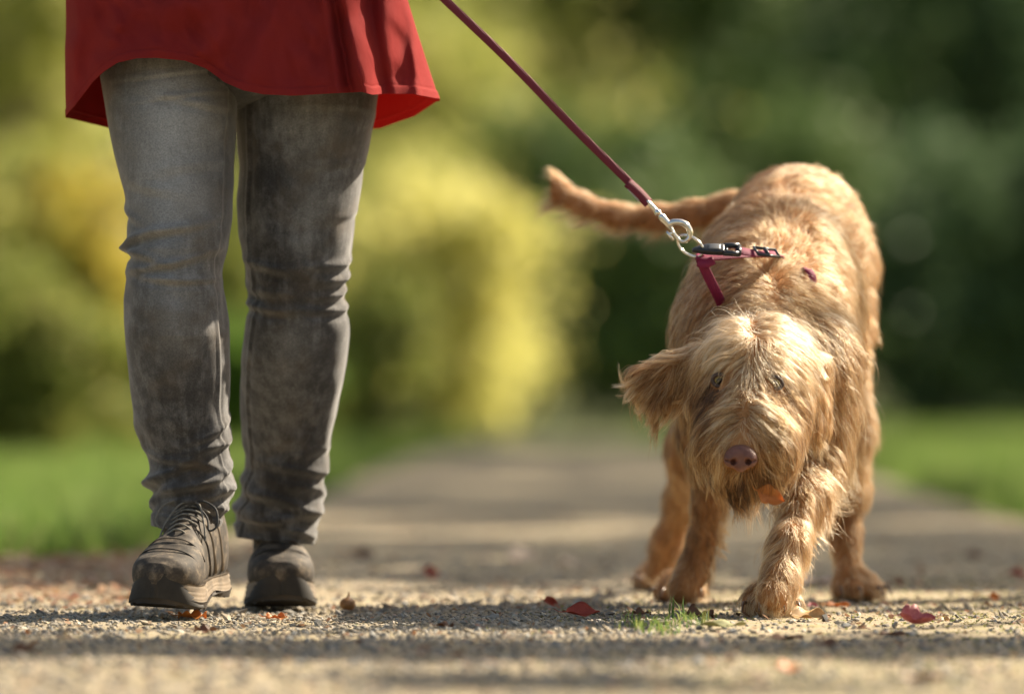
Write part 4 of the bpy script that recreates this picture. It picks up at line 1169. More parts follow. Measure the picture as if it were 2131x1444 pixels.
def jean_leg(tab, Yk, wr, folds_seed, fades, seams=()):
    tab = np.array(tab, float)
    nu, nv = 150, 360
    py = np.linspace(tab[0, 0], tab[-1, 0], nv)
    Lx, Rx = np.interp(py, tab[:, 0], tab[:, 1]), np.interp(py, tab[:, 0], tab[:, 2])
    ker = np.hanning(15); ker /= ker.sum()
    sm = lambda a: np.convolve(np.pad(a, 7, 'edge'), ker, 'valid')
    Lx, Rx = sm(Lx), sm(Rx)
    Yc = np.interp(py, [k[0] for k in Yk], [k[1] for k in Yk])
    k = Yc / S
    cx = ((Lx + Rx) / 2 - PW / 2) * k; a = (Rx - Lx) / 2 * k
    z = CAM_H + (HZ - py) * k
    th = np.linspace(0, 2 * np.pi, nu, endpoint=False)          # 0 = picture right, 3pi/2 = towards the camera
    TH, PY = np.meshgrid(th, py)
    dr = np.zeros_like(TH)
    rr = np.random.default_rng(folds_seed)
    zz = np.repeat(z[:, None], nu, 1)
    pn = np.stack([np.cos(TH) * 1.6, np.sin(TH) * 1.6, zz * 9], -1).reshape(-1, 3)
    dr += vnoise(pn, folds_seed).reshape(TH.shape) * .0035
    pn = np.stack([np.cos(TH) * 2.2, np.sin(TH) * 2.2, zz * 38 + 1.2 * np.cos(TH * 1 + 1)], -1).reshape(-1, 3)
    env = np.interp(py, [0, 380, 450, 520, 660, 720, 850, 900, 960, 1100], [.25, .3, .7, 1, .9, .2, .4, 1, 1.3, 1.5])[:, None]
    dr += vnoise(pn, folds_seed + 5).reshape(TH.shape) * .0032 * env
    for (y0, th0, wth, slope, amp, wy) in wr:
        dt = (TH - math.radians(th0) + np.pi) % (2 * np.pi) - np.pi
        yc = y0 + slope * dt + 5 * np.sin(dt * 2.3 + y0)
        e = np.exp(-(dt / math.radians(wth)) ** 2) * (.85 if th0 < 305 else .50)
        q = (PY - yc) / (wy * 1.05)
        dr += amp * .001 * e * (np.exp(-q ** 2) - .75 * np.exp(-((q - 1.7) / 1.0) ** 2))
    # inner and outer seams
    for st in (0.12, np.pi - .12):
        dt = (TH - st + np.pi) % (2 * np.pi) - np.pi
        dr += .0012 * np.exp(-(dt / .05) ** 2)
    for st in seams:
        dt = (TH - st + np.pi) % (2 * np.pi) - np.pi
        dr += .0022 * np.exp(-(dt / .035) ** 2) - .0012 * np.exp(-((dt - .10) / .04) ** 2)
    # turned hem
    dr += np.where(PY > tab[-1, 0] - 30, .0022, 0) - .0020 * np.exp(-((PY - (tab[-1, 0] - 31)) / 3.0) ** 2)
    X = cx[:, None] + (a[:, None] + dr) * np.cos(TH) * (1 + .04 * np.cos(TH * 2) * 0)
    b_ = a * np.interp(py, [0, 500, 700, 900, 1100], [1.02, 1.0, 1.08, 1.02, 1.15])
    Yv = Yc[:, None] + (b_[:, None] + dr) * np.sin(TH) + np.where(np.sin(TH) > 0, .014 * np.exp(-((PY - 720) / 120) ** 2), 0) * np.sin(TH)
    tilt = (np.cos(TH) * .006 * np.clip((PY - 1000) / 90, 0, 1))
    Z = zz - tilt
    V = np.stack([X, Yv, Z], -1).reshape(-1, 3)
    F = [grid_faces(nu, nv)]
    # inside of the leg opening
    inner = V.reshape(nv, nu, 3)[-1:].copy()
    cen = inner.mean(1, keepdims=True)
    ring2 = cen + (inner - cen) * .93; ring3 = ring2 + [0, 0, .05]
    base = len(V); V = np.concatenate([V, ring2.reshape(-1, 3), ring3.reshape(-1, 3)])
    i = np.arange(nu); i2 = (i + 1) % nu; l0 = (nv - 1) * nu
    F.append(np.stack([l0 + i, l0 + i2, base + i2, base + i], -1)); F.append(np.stack([base + i, base + i2, base + nu + i2, base + nu + i], -1))
    fade = np.zeros_like(TH)
    for (fx, fy, sx, sy, am) in fades:
        xs = (X / k[:, None]) + PW / 2
        fade += am * np.exp(-((xs - fx) / sx) ** 2 - ((PY - fy) / sy) ** 2) * (np.sin(TH) < .2)
    fade = np.concatenate([np.clip(fade, 0, 1).ravel(), np.zeros(2 * nu)])
    return (V, F), fade
wrA = [(495, 225, 70, -25, 9, 9), (525, 200, 55, 25, 9, 9), (548, 260, 60, -18, 7, 8), (580, 280, 60, 6, 5, 7), (445, 190, 40, 30, 4, 10), (160, 270, 50, -8, 2.5, 5), (205, 290, 40, -10, 2.5, 5), (215, 300, 40, 20, 3, 8),
       (895, 320, 55, -30, 9, 9), (935, 300, 60, -22, 6, 8), (958, 260, 60, 20, 6, 8), (982, 230, 80, -30, 10, 9), (1006, 280, 90, -26, 9, 9), (1015, 335, 60, 20, 9, 11), (1032, 290, 90, -14, 6, 7), (1004, 190, 50, -10, 9, 16), (1052, 330, 50, 10, 8, 7), (350, 290, 50, -12, 2, 12), (390, 240, 40, 14, 2, 12)]
wrB = [(548, 330, 55, -14, 9, 9), (580, 335, 50, -12, 10, 9), (612, 330, 55, -10, 10, 9), (642, 320, 70, -8, 9, 8), (560, 250, 50, 16, 5, 9), (605, 230, 50, 12, 5, 9), (640, 210, 50, 10, 6, 8),
       (345, 330, 45, -14, 4, 8), (450, 340, 40, -14, 3, 8), (940, 320, 60, -10, 4, 8), (975, 300, 70, 8, 6, 9), (1004, 190, 60, 16, 8, 14), (1015, 320, 60, 14, 9, 10), (1042, 270, 90, 16, 9, 10), (1072, 300, 80, -14, 8, 9), (1062, 190, 60, 10, 8, 12), (1092, 270, 90, 10, 6, 7), (230, 300, 50, 8, 2.5, 8)]
YA = [(-60, 8.56), (150, 8.53), (520, 8.44), (700, 8.45), (1090, 8.50)]
YB = [(-60, 8.58), (190, 8.58), (560, 8.60), (750, 8.66), (1112, 8.80)]
fA = [(350, 340, 80, 210, .55), (400, 220, 90, 90, .35), (370, 640, 50, 110, .32), (400, 430, 60, 60, .25)]
fB = [(650, 240, 80, 90, .22), (650, 420, 50, 110, .18), (610, 720, 50, 80, .22)]
(a1, f1), (a2, f2) = jean_leg(legA, YA, wrA, 71, fA, (5.72,)), jean_leg(legB, YB, wrB, 77, fB, (3.72,))
# seat of the jeans
seat = []
for z_, a_, b_ in ((1.00, .19, .125), (.94, .205, .135), (.88, .21, .14), (.80, .205, .13), (.775, .12, .09), (.755, .02, .03)):
    th = np.linspace(0, 2 * np.pi, 150, endpoint=False)
    seat.append(np.stack([-.40 + a_ * np.cos(th), 8.57 + b_ * np.sin(th), np.full(150, z_)], -1))
sV, sF = np.concatenate(seat), grid_faces(150, 6)
V, F = merge([a1, a2, (sV, [sF])])
jeans = mesh_np('jeans', V, F, M_denim, person)
at = jeans.data.attributes.new('fade', 'FLOAT', 'POINT')
at.data.foreach_set('value', np.concatenate([f1, f2, np.zeros(len(sV))]).astype(np.float32))

# tunic
front = np.array([(100, 250), (137, 246), (143, 240), (165, 222), (205, 172), (230, 150), (260, 131), (300, 122), (340, 121), (400, 127), (440, 143), (480, 172), (520, 189), (560, 197), (620, 200), (700, 195), (760, 192), (780, 198), (800, 196), (860, 196), (905, 205), (940, 208)], float)
back = np.array([(100, 246), (140, 246), (180, 258), (225, 269), (400, 272), (600, 274), (785, 268), (860, 242), (905, 212), (940, 205)], float)
nu, nv = 900, 170
th = np.linspace(0, 2 * np.pi, nu, endpoint=False)
Yt = 8.55
ysh = Yt / S
def tun_prof(t):
    """t 0 = hem, 1 = shoulder -> left x, right x, half depth (m, metres at Yt)"""
    return None
sv = np.linspace(0, 1, nv) ** 1.5
V = []
for j, s_ in enumerate(sv):
    # height of this ring: hem profile at s=0 blending to level rings above
    # silhouettes in the photograph: left edge 137..142, right edge 850 (y 0) .. 912 (y 205)
    zr = np.interp(s_, [0, .18, .42, .68, .86, .95, 1], [0, .92, 1.06, 1.26, 1.38, 1.42, 1.44])
    lx = np.interp(s_, [0, .10, .18, .42, .68, .86, .95, 1], [139, 137, 138, 185, 190, 195, 330, 400])
    rx = np.interp(s_, [0, .06, .12, .18, .42, .68, .86, .95, 1], [914, 890, 868, 848, 790, 795, 790, 650, 580])
    db = np.interp(s_, [0, .18, .42, .68, .86, .95, 1], [.185, .165, .135, .145, .12, .08, .06])
    cx = ((lx + rx) / 2 - PW / 2) * ysh; a = (rx - lx) / 2 * ysh
    c_, n_ = np.cos(th), np.sin(th)
    ex = .86
    x = cx + a * np.sign(c_) * np.abs(c_) ** ex
    y = Yt + db * np.sign(n_) * np.abs(n_) ** ex
    px = x / ysh + PW / 2
    w_ = np.clip(1 - s_ / .45, 0, 1)
    # folds: ridges running down, stronger towards the hem
    fold = 0
    for (fx, sx, am, sl) in [(768, 15, .034, 190), (712, 13, .014, 130), (736, 12, -.012, 160), (802, 16, -.026, 120), (835, 20, -.010, 60), (872, 12, .012, 60), (452, 34, -.024, -420), (330, 45, .012, -300), (520, 34, .014, -200), (200, 22, -.006, 10), (165, 14, .006, 0), (620, 40, -.004, -60), (250, 30, .006, -120)]:
        xx = fx - sl * s_ * 1.4
        fold = fold + am * np.exp(-((px - xx) / sx) ** 2)
    y = np.where(n_ < 0, y - fold * w_ ** .6, y)
    y = y - np.where(n_ < 0, 1, 0) * (.013 * vnoise(np.stack([px * .016 - s_ * 7, np.full(nu, s_ * 13.), px * 0], -1), 91) + .005 * vnoise(np.stack([px * .045 + s_ * 14, np.full(nu, s_ * 30.), px * 0], -1), 93)) * np.clip(s_ * 20 + .4, 0, 1)
    y = np.where(n_ >= 0, y + .010 * np.sin(px * .035 + 1) * w_, y)
    hem = np.where(n_ < 0, np.interp(px, front[:, 0], front[:, 1]), np.interp(px, back[:, 0], back[:, 1]))
    hz = CAM_H + (HZ - hem) * y / S
    top = np.interp(s_, [0, .18, .42, .68, .86, .95, 1], [0, .92, 1.06, 1.26, 1.38, 1.42, 1.44])
    if s_ <= .18:
        z = hz + (.92 - hz) * (s_ / .18)
    else: z = np.full(nu, top)
    # hem allowance is a little thicker, with a stitch groove above it
    dist = (z - hz)
    th_ = .0012 * (dist < .012) - .0012 * np.exp(-((dist - .0128) / .0012) ** 2)
    x = x + c_ * th_; y = y + n_ * th_
    V.append(np.stack([x, y, z], -1))
def cloth():
    m, nt, b = mat('red_cotton')
    tc = N(nt, 'ShaderNodeTexCoord').outputs['Object']
    f = noise(nt, 700, 2, .6, tc); g_ = noise(nt, 12, 3, .6, tc)
    c = ramp(nt, [(.3, (.20, .018, .018)), (.7, (.29, .030, .028))], mixc(nt, g_, f, .4))
    nt.links.new(c.outputs[0], b.inputs['Base Color']); b.inputs['Roughness'].default_value = .8
    b.inputs['Specular IOR Level'].default_value = .08
    bump(nt, b, mixc(nt, noise(nt, 22, 4, .65, tc, (1, 1, .45)), f, .2), .6, .006)
    t = N(nt, 'ShaderNodeBsdfTranslucent'); t.inputs[0].default_value = (.75, .05, .03, 1)
    mx = N(nt, 'ShaderNodeMixShader'); mx.inputs[0].default_value = .22
    nt.links.new(b.outputs[0], mx.inputs[1]); nt.links.new(t.outputs[0], mx.inputs[2])
    nt.links.new(mx.outputs[0], nt.nodes['Material Output'].inputs[0]); return m
M_cloth = cloth()
V = np.stack(V)                                   # nv, nu, 3
ctr = V.mean(1, keepdims=True)
Vi = V + (ctr - V) / np.linalg.norm(ctr - V, axis=2, keepdims=True) * .0011 + np.array([0, 0, .0002])
Vall = np.concatenate([V.reshape(-1, 3), Vi.reshape(-1, 3)])
F1 = grid_faces(nu, nv); F2 = F1[:, ::-1] + nu * nv
i = np.arange(nu); i2 = (i + 1) % nu
F3 = np.stack([i2, i, i + nu * nv, i2 + nu * nv], -1)
tun = mesh_np('tunic', Vall, [F1, F2, F3], M_cloth, person)
# short sleeves
hand = P(662, -262, 8.42)
shL, shR = np.array([-.60, 8.57, 1.36]), np.array([-.22, 8.57, 1.36])
elR = np.array([-.15, 8.62, 1.10]); elL = np.array([-.67, 8.60, 1.09]); hdL = np.array([-.62, 8.40, 1.14])
for s0, e0 in ((shL, elL), (shR, elR)):
    m0 = s0 * .25 + e0 * .75
    Vv, Ff = tube(spline([s0, s0 * .6 + e0 * .4, m0], 12), np.linspace(.068, .056, 12), 24, cap=False)
    mesh_np('sleeve', Vv, Ff, M_cloth, person)

# body under the clothes: one skinned figure
def body():
    vs, es, rs = [], [], []
    def add(p, r, par=None):
        vs.append(tuple(float(v) for v in p)); rs.append(r)
        if par is not None: es.append((par, len(vs) - 1))
        return len(vs) - 1
    pel = add((-.40, 8.57, .92), .10)
    sp = add((-.40, 8.57, 1.05), .105, pel); ch = add((-.40, 8.56, 1.24), .115, sp); up = add((-.41, 8.56, 1.36), .085, ch)
    nk = add((-.41, 8.55, 1.44), .050, up); h1 = add((-.41, 8.53, 1.52), .072, nk); h2 = add((-.41, 8.53, 1.60), .085, h1); add((-.41, 8.54, 1.67), .06, h2)
    def leg(pts, rad):
        p = pel
        for q, r in zip(pts, rad): p = add(q, r, p)
    pa = lambda px, py, Y: P(px, py, Y)
    leg([pa(360, 120, 8.55), pa(372, 560, 8.45), pa(372, 720, 8.47), pa(394, 1060, 8.51), pa(398, 1150, 8.49), pa(360, 1212, 8.36)], [.078, .050, .052, .028, .024, .02])
    leg([pa(638, 150, 8.58), pa(620, 600, 8.62), pa(615, 760, 8.68), pa(577, 1080, 8.84), pa(578, 1170, 8.84), pa(584, 1232, 8.70)], [.078, .050, .052, .028, .024, .02])
    for s0, e0, hd, sx in ((shL, elL, hdL, -1), (shR, elR, hand + np.array([.02, .05, .02]), 1)):
        a_ = add(s0, .052, up); b_ = add(s0 * .5 + e0 * .5, .045, a_); c_ = add(e0, .038, b_); d_ = add(e0 * .4 + hd * .6, .032, c_)
        w_ = add(hd, .024, d_)
        d = hd - e0; d /= np.linalg.norm(d); sd2 = np.cross(d, [0, 0, 1.]); sd2 /= np.linalg.norm(sd2)
        pm = add(hd + d * .045, .026, w_)
        for i, l in enumerate((.030, .036, .034, .026)):
            o = sd2 * (.026 - .0175 * i)
            f1 = add(hd + d * .080 + o, .0095, pm); f2 = add(hd + d * (.080 + l) + o + np.array([0, -.010, -.010]), .0085, f1)
            add(hd + d * (.080 + l * 1.1) + o + np.array([0, -.020, -.030]), .0075, f2)
        t1 = add(hd + d * .035 + sd2 * .038, .011, w_); add(hd + d * .065 + sd2 * .048 + np.array([0, -.01, -.01]), .009, t1)
    me = bpy.data.meshes.new('body'); me.from_pydata(vs, es, [])
    o = link('body', me, simple('skin', (.55, .33, .24), .55), person)
    md = o.modifiers.new('s', 'SKIN'); md.use_smooth_shade = True
    for i, r in enumerate(rs): me.skin_vertices[0].data[i].radius = (r, r)
    me.skin_vertices[0].data[0].use_root = True
    o.modifiers.new('d', 'SUBSURF').levels = 1
    return o
body()
# hair
hf = Field([-.54, 8.40, 1.40], [-.28, 8.68, 1.76], .01)
hf.ell((-.41, 8.56, 1.615), (.098, .105, .115), .02); hf.ell((-.41, 8.60, 1.50), (.08, .05, .11), .03)
hf.ell((-.41, 8.47, 1.55), (.075, .06, .095), .01, sub=True)
V, F = hf.mesh(); mesh_np('hair', V, F, simple('brown_hair', (.10, .05, .025), .6, scale=90, var=.5, bmp=.6), person)
M_face = simple('face_skin', (.6, .36, .27), .5)
for sx in (-1, 1):
    bm = bmesh.new(); bmesh.ops.create_uvsphere(bm, u_segments=12, v_segments=8, radius=.011)
    o = mesh_bm('eye', bm, simple('eye_white', (.7, .7, .7), .2), person); o.location = (-.41 + sx * .031, 8.455, 1.575)
V, F = tube(spline([(-.41, 8.455, 1.575), (-.41, 8.435, 1.545), (-.41, 8.45, 1.535)], 8), np.linspace(.008, .013, 8), 10); mesh_np('nose', V, F, M_face, person)
V, F = tube(spline([(-.435, 8.458, 1.502), (-.41, 8.448, 1.500), (-.385, 8.458, 1.502)], 8), .005, 8); mesh_np('mouth', V, F, simple('lips', (.45, .14, .12), .5), person)

# shoes
def leather():
    m, nt, b = mat('nubuck')
    tc = N(nt, 'ShaderNodeTexCoord').outputs['Object']
    f = noise(nt, 55, 5, .7, tc); g_ = noise(nt, 300, 2, .6, tc)
    c = ramp(nt, [(.35, (.018, .014, .010)), (.52, (.050, .038, .027)), (.70, (.17, .13, .088))], f)
    nt.links.new(c.outputs[0], b.inputs['Base Color']); b.inputs['Roughness'].default_value = .8
    bump(nt, b, mixc(nt, f, g_, .4), .5, .0012); return m
M_nub = leather()
M_rub = simple('toe_rubber', (.017, .014, .011), .75, scale=30, var=.8, bmp=.3)
M_mid = simple('midsole_foam', (.17, .13, .09), .7, scale=40, var=.5)
M_out = simple('outsole', (.035, .027, .02), .8, scale=40, var=.4, bmp=.4)
M_lace = simple('lace', (.16, .145, .12), .8, scale=300, var=.5)
M_lace2 = simple('dark_lace', (.03, .03, .03), .8, scale=300, var=.5)
def shoe(label, toe, heel, roll=0.0, scale=1.0, lace_side=1):
    """toe and heel: points under the sole at both ends (world)"""
    toe, heel = np.array(toe, float), np.array(heel, float)
    ax = toe - heel; L_ = np.linalg.norm(ax); ax /= L_
    sd_ = np.cross(ax, [0, 0, 1.]); sd_ /= np.linalg.norm(sd_)
    up_ = np.cross(sd_, ax)
    sd_, up_ = sd_ * math.cos(roll) + up_ * math.sin(roll), up_ * math.cos(roll) - sd_ * math.sin(roll)
    W = lambda l, s, u: heel + ax * l * L_ + sd_ * s + up_ * u
    th = np.linspace(0, 2 * np.pi, 64, endpoint=False)
    def outline(t, ins=0):
        """half widths left/right along the sole"""
        t = np.asarray(t, float)
        w = np.interp(t, [0, .015, .04, .09, .15, .35, .55, .70, .75], [.006, .018, .028, .035, .038, .036, .043, .055, .056])
        q = np.clip((t - .72) / .28, 0, 1)
        w = np.where(t > .72, .056 * np.clip(1 - q ** 2.5, 0, 1) ** .5, w)
        return w - ins
    spring = lambda t: .014 * np.clip((t - .72) / .28, 0, 1) ** 2 + .004 * np.clip((.12 - t) / .12, 0, 1)
    # upper: cross sections along the foot
    secs = []
    tl = np.concatenate([np.linspace(.005, .9, 46), 1 - .09 * np.linspace(1, .05, 26) ** 2])
    htab = lambda t: np.interp(t, [0, .05, .15, .35, .48, .60, .72, .82, .92, .97, 1], [.055, .115, .125, .122, .110, .094, .078, .064, .052, .040, .024])
    for t in tl:
        w_ = max(outline(t, .0018), .004); h_ = htab(t); z0 = .020 + spring(t)
        c_, s_ = np.cos(th), np.sin(th)
        ex = .75
        nar = 1 - .36 * np.clip((s_ * .5 + .5), 0, 1) ** 1.5 * np.clip((h_ - .05) / .05, 0, 1)
        x = w_ * np.sign(c_) * np.abs(c_) ** ex * nar
        zc = (np.sign(s_) * np.abs(s_) ** .8 * .5 + .5) * h_
        # creases across the flex line and panel edges
        cr = .0016 * np.sin(t * 120 + c_ * 2) * np.exp(-((t - .70) / .07) ** 2) * (s_ > 0)
        secs.append(np.stack([W(t, xx, z0 + zz_ + c2) for xx, zz_, c2 in zip(x, zc, cr)]))
    V = np.concatenate(secs); F = [grid_faces(64, len(tl))]
    c0 = secs[0].mean(0); c1 = secs[-1].mean(0); V = np.concatenate([V, [c0], [c1]]); i = np.arange(64); i2 = (i + 1) % 64
    F.append(np.stack([i2, i, np.full(64, len(V) - 2)], -1)); F.append(np.stack([(len(tl) - 1) * 64 + i, (len(tl) - 1) * 64 + i2, np.full(64, len(V) - 1)], -1))
    root_ = empty('shoe', tuple(heel), None, None); del_ = root_
    root_.parent = person; root_.matrix_parent_inverse = Matrix.Translation(person.location).inverted(); root_['label'] = label
    def part(nm, V, F, m):
        o = bpy.data.objects.new(nm, bpy.data.meshes.new(nm))
        o2 = mesh_np(nm, V, F, m)
        bpy.data.objects.remove(o)
        o2.parent = root_; o2.matrix_parent_inverse = (Matrix.Translation(person.location) @ person.matrix_world.inverted() @ Matrix.Translation(root_.location)).inverted() if False else Matrix.Translation(root_.location).inverted()
        return o2
    part('upper', V, F, M_nub)
    # midsole: stacked ridges
    def slab(z0, z1, ins0, ins1, m, nm, ts=(0, 1), arch=0, grooves=0, tread=0):
        t = np.concatenate([np.linspace(ts[0], ts[1] - .08 * (ts[1] - ts[0]), 40), ts[1] - .075 * (ts[1] - ts[0]) * np.linspace(1, 0, 22) ** 2])
        nl = 9; rings = []
        for k in range(nl):
            f = k / (nl - 1)
            ins = ins0 + (ins1 - ins0) * f + grooves * (.5 + .5 * math.cos(k * 2.6))
            w_ = np.maximum(outline(t, ins), .002)
            ar_ = arch * np.exp(-((t - .38) / .12) ** 2) * (1 - f)
            zz_ = z0 + (z1 - z0) * f + spring(t) + ar_
            if tread and k == 0: zz_ = zz_ + .004 * (np.sin(t * 95) > .3)
            if tread: zz_ = zz_ + 0
            Lp = [W(a, -b, c) for a, b, c in zip(t, w_, zz_)]; Rp = [W(a, b, c) for a, b, c in zip(t[::-1], w_[::-1], zz_[::-1])]
            rings.append(np.array(Lp + Rp))
        nu_ = len(rings[0]); V = np.concatenate(rings); F = [grid_faces(nu_, nl)]
        h = nu_ // 2; i = np.arange(h - 1)
        F.append(np.stack([i, i + 1, nu_ - 2 - i, nu_ - 1 - i], -1)); tp = (nl - 1) * nu_
        F.append(np.stack([tp + i + 1, tp + i, tp + nu_ - 1 - i, tp + nu_ - 2 - i], -1))
        return part(nm, V, F, m)
    slab(.011, .036, -.0008, .0035, M_mid, 'midsole', (0, .97), .006, .0022)
    slab(0, .0115, .002, -.001, M_out, 'outsole', (0.01, .985), .014, 0, 1)
    # rubber toe bumper wrapping up the front
    t = 1 - .20 * np.linspace(1, 0, 34) ** 2; rings = []
    for k in range(10):
        f = k / 9
        hh = .004 + .036 * f
        ins = -.0014 + .0045 * f ** 2.2
        tt_ = .78 + (t - .80) * 1.12 - .016 * f ** 2
        cut = (t - .80) / .20
        w_ = np.maximum(outline(np.clip(tt_, 0, 1), ins), .003)
        zz_ = .003 + hh * 1.1 * (.16 + .84 * np.clip(1 - (w_ / .054) ** 2, 0, 1) ** .8) + spring(tt_)
        Lp = [W(a, -b, c) for a, b, c in zip(tt_, w_, zz_)]; Rp = [W(a, b, c) for a, b, c in zip(tt_[::-1], w_[::-1], zz_[::-1])]
        rings.append(np.array(Lp + Rp))
    nu_ = len(rings[0]); V = np.concatenate(rings)
    Fq = grid_faces(nu_, 10, False)
    part('toe_bumper', V, Fq, M_rub)
    # stitched toe seam and side overlays
    for t0_, r_, m_ in ((.80, .0011, M_rub), (.70, .0010, M_nub)):
        w_ = outline(t0_, .003); h_ = htab(t0_)
        a_ = np.linspace(.12, np.pi - .12, 24)
        pts = [W(t0_ + .05 * math.sin(q) - .03, w_ * np.sign(math.cos(q)) * abs(math.cos(q)) ** .75 * (1 - .36 * (math.sin(q) * .5 + .5) ** 1.5 * max(0, (h_ - .05) / .05)), .020 + spring(t0_) + (math.sin(q) ** .8 * .5 + .5) * h_ * 1.01) for q in a_]
        Vv, Ff = tube(pts, r_, 6); part('seam', Vv, Ff, m_)
    # side overlay bands, both sides
    for sgn in (-1, 1):
        for (ta, tb, hb) in ((.42, .56, .9), (.30, .46, .92), (.20, .30, .95)):
            pts = []
            for q in np.linspace(0, 1, 12):
                t_ = ta + (tb - ta) * q; w_ = outline(t_, .003); h_ = htab(t_)
                s_ = -.6 + (hb + .5) * q; s_ = min(s_, .93); c_ = math.sqrt(max(0, 1 - s_ * s_))
                nar = 1 - .36 * (s_ * .5 + .5) ** 1.5 * max(0, min(1, (h_ - .05) / .05))
                pts.append(W(t_, sgn * (w_ * c_ ** .75 * nar + .0008), .020 + spring(t_) + (np.sign(s_) * abs(s_) ** .8 * .5 + .5) * h_))
            Vv, Ff = tube(pts, np.linspace(.0035, .002, 12), 6, flat=.5); part('overlay', Vv, Ff, M_nub if ta > .3 else M_mid)
    # laces
    for i, t_ in enumerate(np.linspace(.64, .40, 6)):
        h_ = htab(t_); hw = .016 + .004 * i * .5
        z_ = .020 + spring(t_) + h_
        pts = spline([W(t_ - .012, -hw, z_ - .006), W(t_ + .008, -hw * .4, z_ + .0025), W(t_ - .004, hw * .4, z_ + .0025), W(t_ + .012, hw, z_ - .006)], 16)
        Vv, Ff = tube(pts, .0016, 7); part('lace', Vv, Ff, M_lace)
    h_ = htab(.38); z_ = .020 + h_
    for sgn in (-1, 1):
        lp = spline([W(.39, 0, z_ + .006), W(.42, sgn * .020, z_ + .010), W(.46, sgn * .042, z_ + .0), W(.50, sgn * .048, z_ - .022), W(.50, sgn * .036, z_ - .03), W(.46, sgn * .028, z_ - .012), W(.40, sgn * .004, z_ + .005)], 40)
        Vv, Ff = tube(lp, .0016, 7); part('lace', Vv, Ff, M_lace if sgn == lace_side else M_lace2)
        lp = spline([W(.39, 0, z_ + .007), W(.45, sgn * .016, z_ + .004), W(.52, sgn * .030, z_ - .022), W(.56, sgn * .036, z_ - .045)], 24)
        Vv, Ff = tube(lp, .0015, 7); part('lace', Vv, Ff, M_lace)
    return root_
M_sock = simple('dark_sock', (.03, .03, .032), .9, scale=200)
for q0, q1, q2 in ((P(388, 1040, 8.50), P(392, 1100, 8.50), P(398, 1190, 8.49)), (P(576, 1050, 8.82), P(577, 1120, 8.83), P(578, 1215, 8.84))):
    V, F = tube(spline([q0, q1, q2], 10), np.linspace(.040, .036, 10), 24)
    mesh_np('sock', V, F, M_sock, person)
def gp(px, py, Y): return P(px, py, Y)
tA = P(319, 1274, 8.29); hA = P(446, 1234, 8.55)
shoe('hiking shoe lifted off the ground in mid step', tA, hA, .05)
tB = P(588, 1270, 8.66); tB[2] = .003; hB = P(572, 1250, 8.92); hB[2] = .004
shoe('hiking shoe planted flat on the path', tB, hB, 0, lace_side=-1)

# ------------------------------------------------------------------ leash and harness
def webbing(name, col, rough=.7):
    m, nt, b = mat(name)
    tc = N(nt, 'ShaderNodeTexCoord').outputs['Object']
    wv = N(nt, 'ShaderNodeTexWave', wave_type='BANDS', bands_direction='DIAGONAL'); wv.inputs['Scale'].default_value = 160; wv.inputs['Distortion'].default_value = 1
    nt.links.new(tc, wv.inputs['Vector'])
    c = ramp(nt, [(0, [v * .75 for v in col]), (1, [v * 1.15 for v in col])], wv.outputs['Fac'])
    nt.links.new(c.outputs[0], b.inputs['Base Color']); b.inputs['Roughness'].default_value = rough
    bump(nt, b, wv.outputs['Fac'], .4, .0006); return m
M_leash = webbing('leash_webbing', (.14, .006, .018))
M_strap = webbing('harness_webbing', (.20, .004, .045))
M_steel, nt, b = mat('steel'); b.inputs['Metallic'].default_value = 1; b.inputs['Roughness'].default_value = .16
nt.links.new(ramp(nt, [(.3, (.55, .53, .48)), (.7, (.8, .79, .76))], noise(nt, 200)).outputs[0], b.inputs['Base Color'])
M_plastic = simple('black_plastic', (.018, .019, .022), .28, var=.2)
M_reflect = simple('grey_print', (.35, .33, .28), .4)

def ribbon(pts, width, thick, face, n=40, twist=None):
    """flat strap: width across, thick through; face = direction its flat side looks"""
    q = spline(pts, n); T = np.gradient(q, axis=0); T /= np.linalg.norm(T, axis=1)[:, None]
    V = []
    fc = np.array(face, float)
    for k in range(n):
        f = fc if fc.ndim == 1 else fc[0] * (1 - k / (n - 1)) + fc[1] * k / (n - 1)
        f = f - T[k] * (f @ T[k]); f /= np.linalg.norm(f); s = np.cross(T[k], f)
        w = width / 2; h = thick / 2
        prof = [(-w, -h * .5), (-w * .94, -h), (w * .94, -h), (w, -h * .5), (w, h * .5), (w * .94, h), (-w * .94, h), (-w, h * .5)]
        V += [q[k] + s * a + f * b_ for a, b_ in prof]
    F = [grid_faces(8, n), np.array([[0, 1, 2, 3], [0, 3, 4, 7], [4, 5, 6, 7]])[:, ::-1], np.array([[0, 1, 2, 3], [0, 3, 4, 7], [4, 5, 6, 7]]) + (n - 1) * 8]
    return np.array(V), F
YL = 8.47
leash = empty('leash', P(1345, 415, YL), 'thin dark red webbing leash running from the walker hand to the dog harness', 'leash')
V, F = ribbon([hand + [0, -.02, 0], P(800, -122, 8.43), P(926, 0, 8.44), P(1060, 128, 8.45), P(1190, 262, 8.46), P(1312, 382, YL), P(1350, 420, YL)], .0124, .0020, (.15, -1, .1), 90)
mesh_np('strap', V, F, M_leash, leash)
V, F = ribbon([P(1306, 380, YL - .003), P(1330, 402, YL - .003), P(1350, 424, YL - .002)], .0158, .005, (.4, -1, .2), 14)
mesh_np('stitched_end', V, F, M_leash, leash)
V, F = ribbon([P(1308, 392, YL - .0062), P(1331, 418, YL - .0062)], .0055, .0008, (.4, -1, .2), 5)
mesh_np('woven_label', V, F, M_reflect, leash)
V, F = tube(spline([hand + [0, -.02, 0], hand + [-.03, -.03, .02], hand + [-.05, -.03, -.02], hand + [-.04, -.03, -.06], hand + [0, -.02, -.03]], 30), .006, 8, flat=.3)
mesh_np('handle_loop', V, F, M_leash, leash)
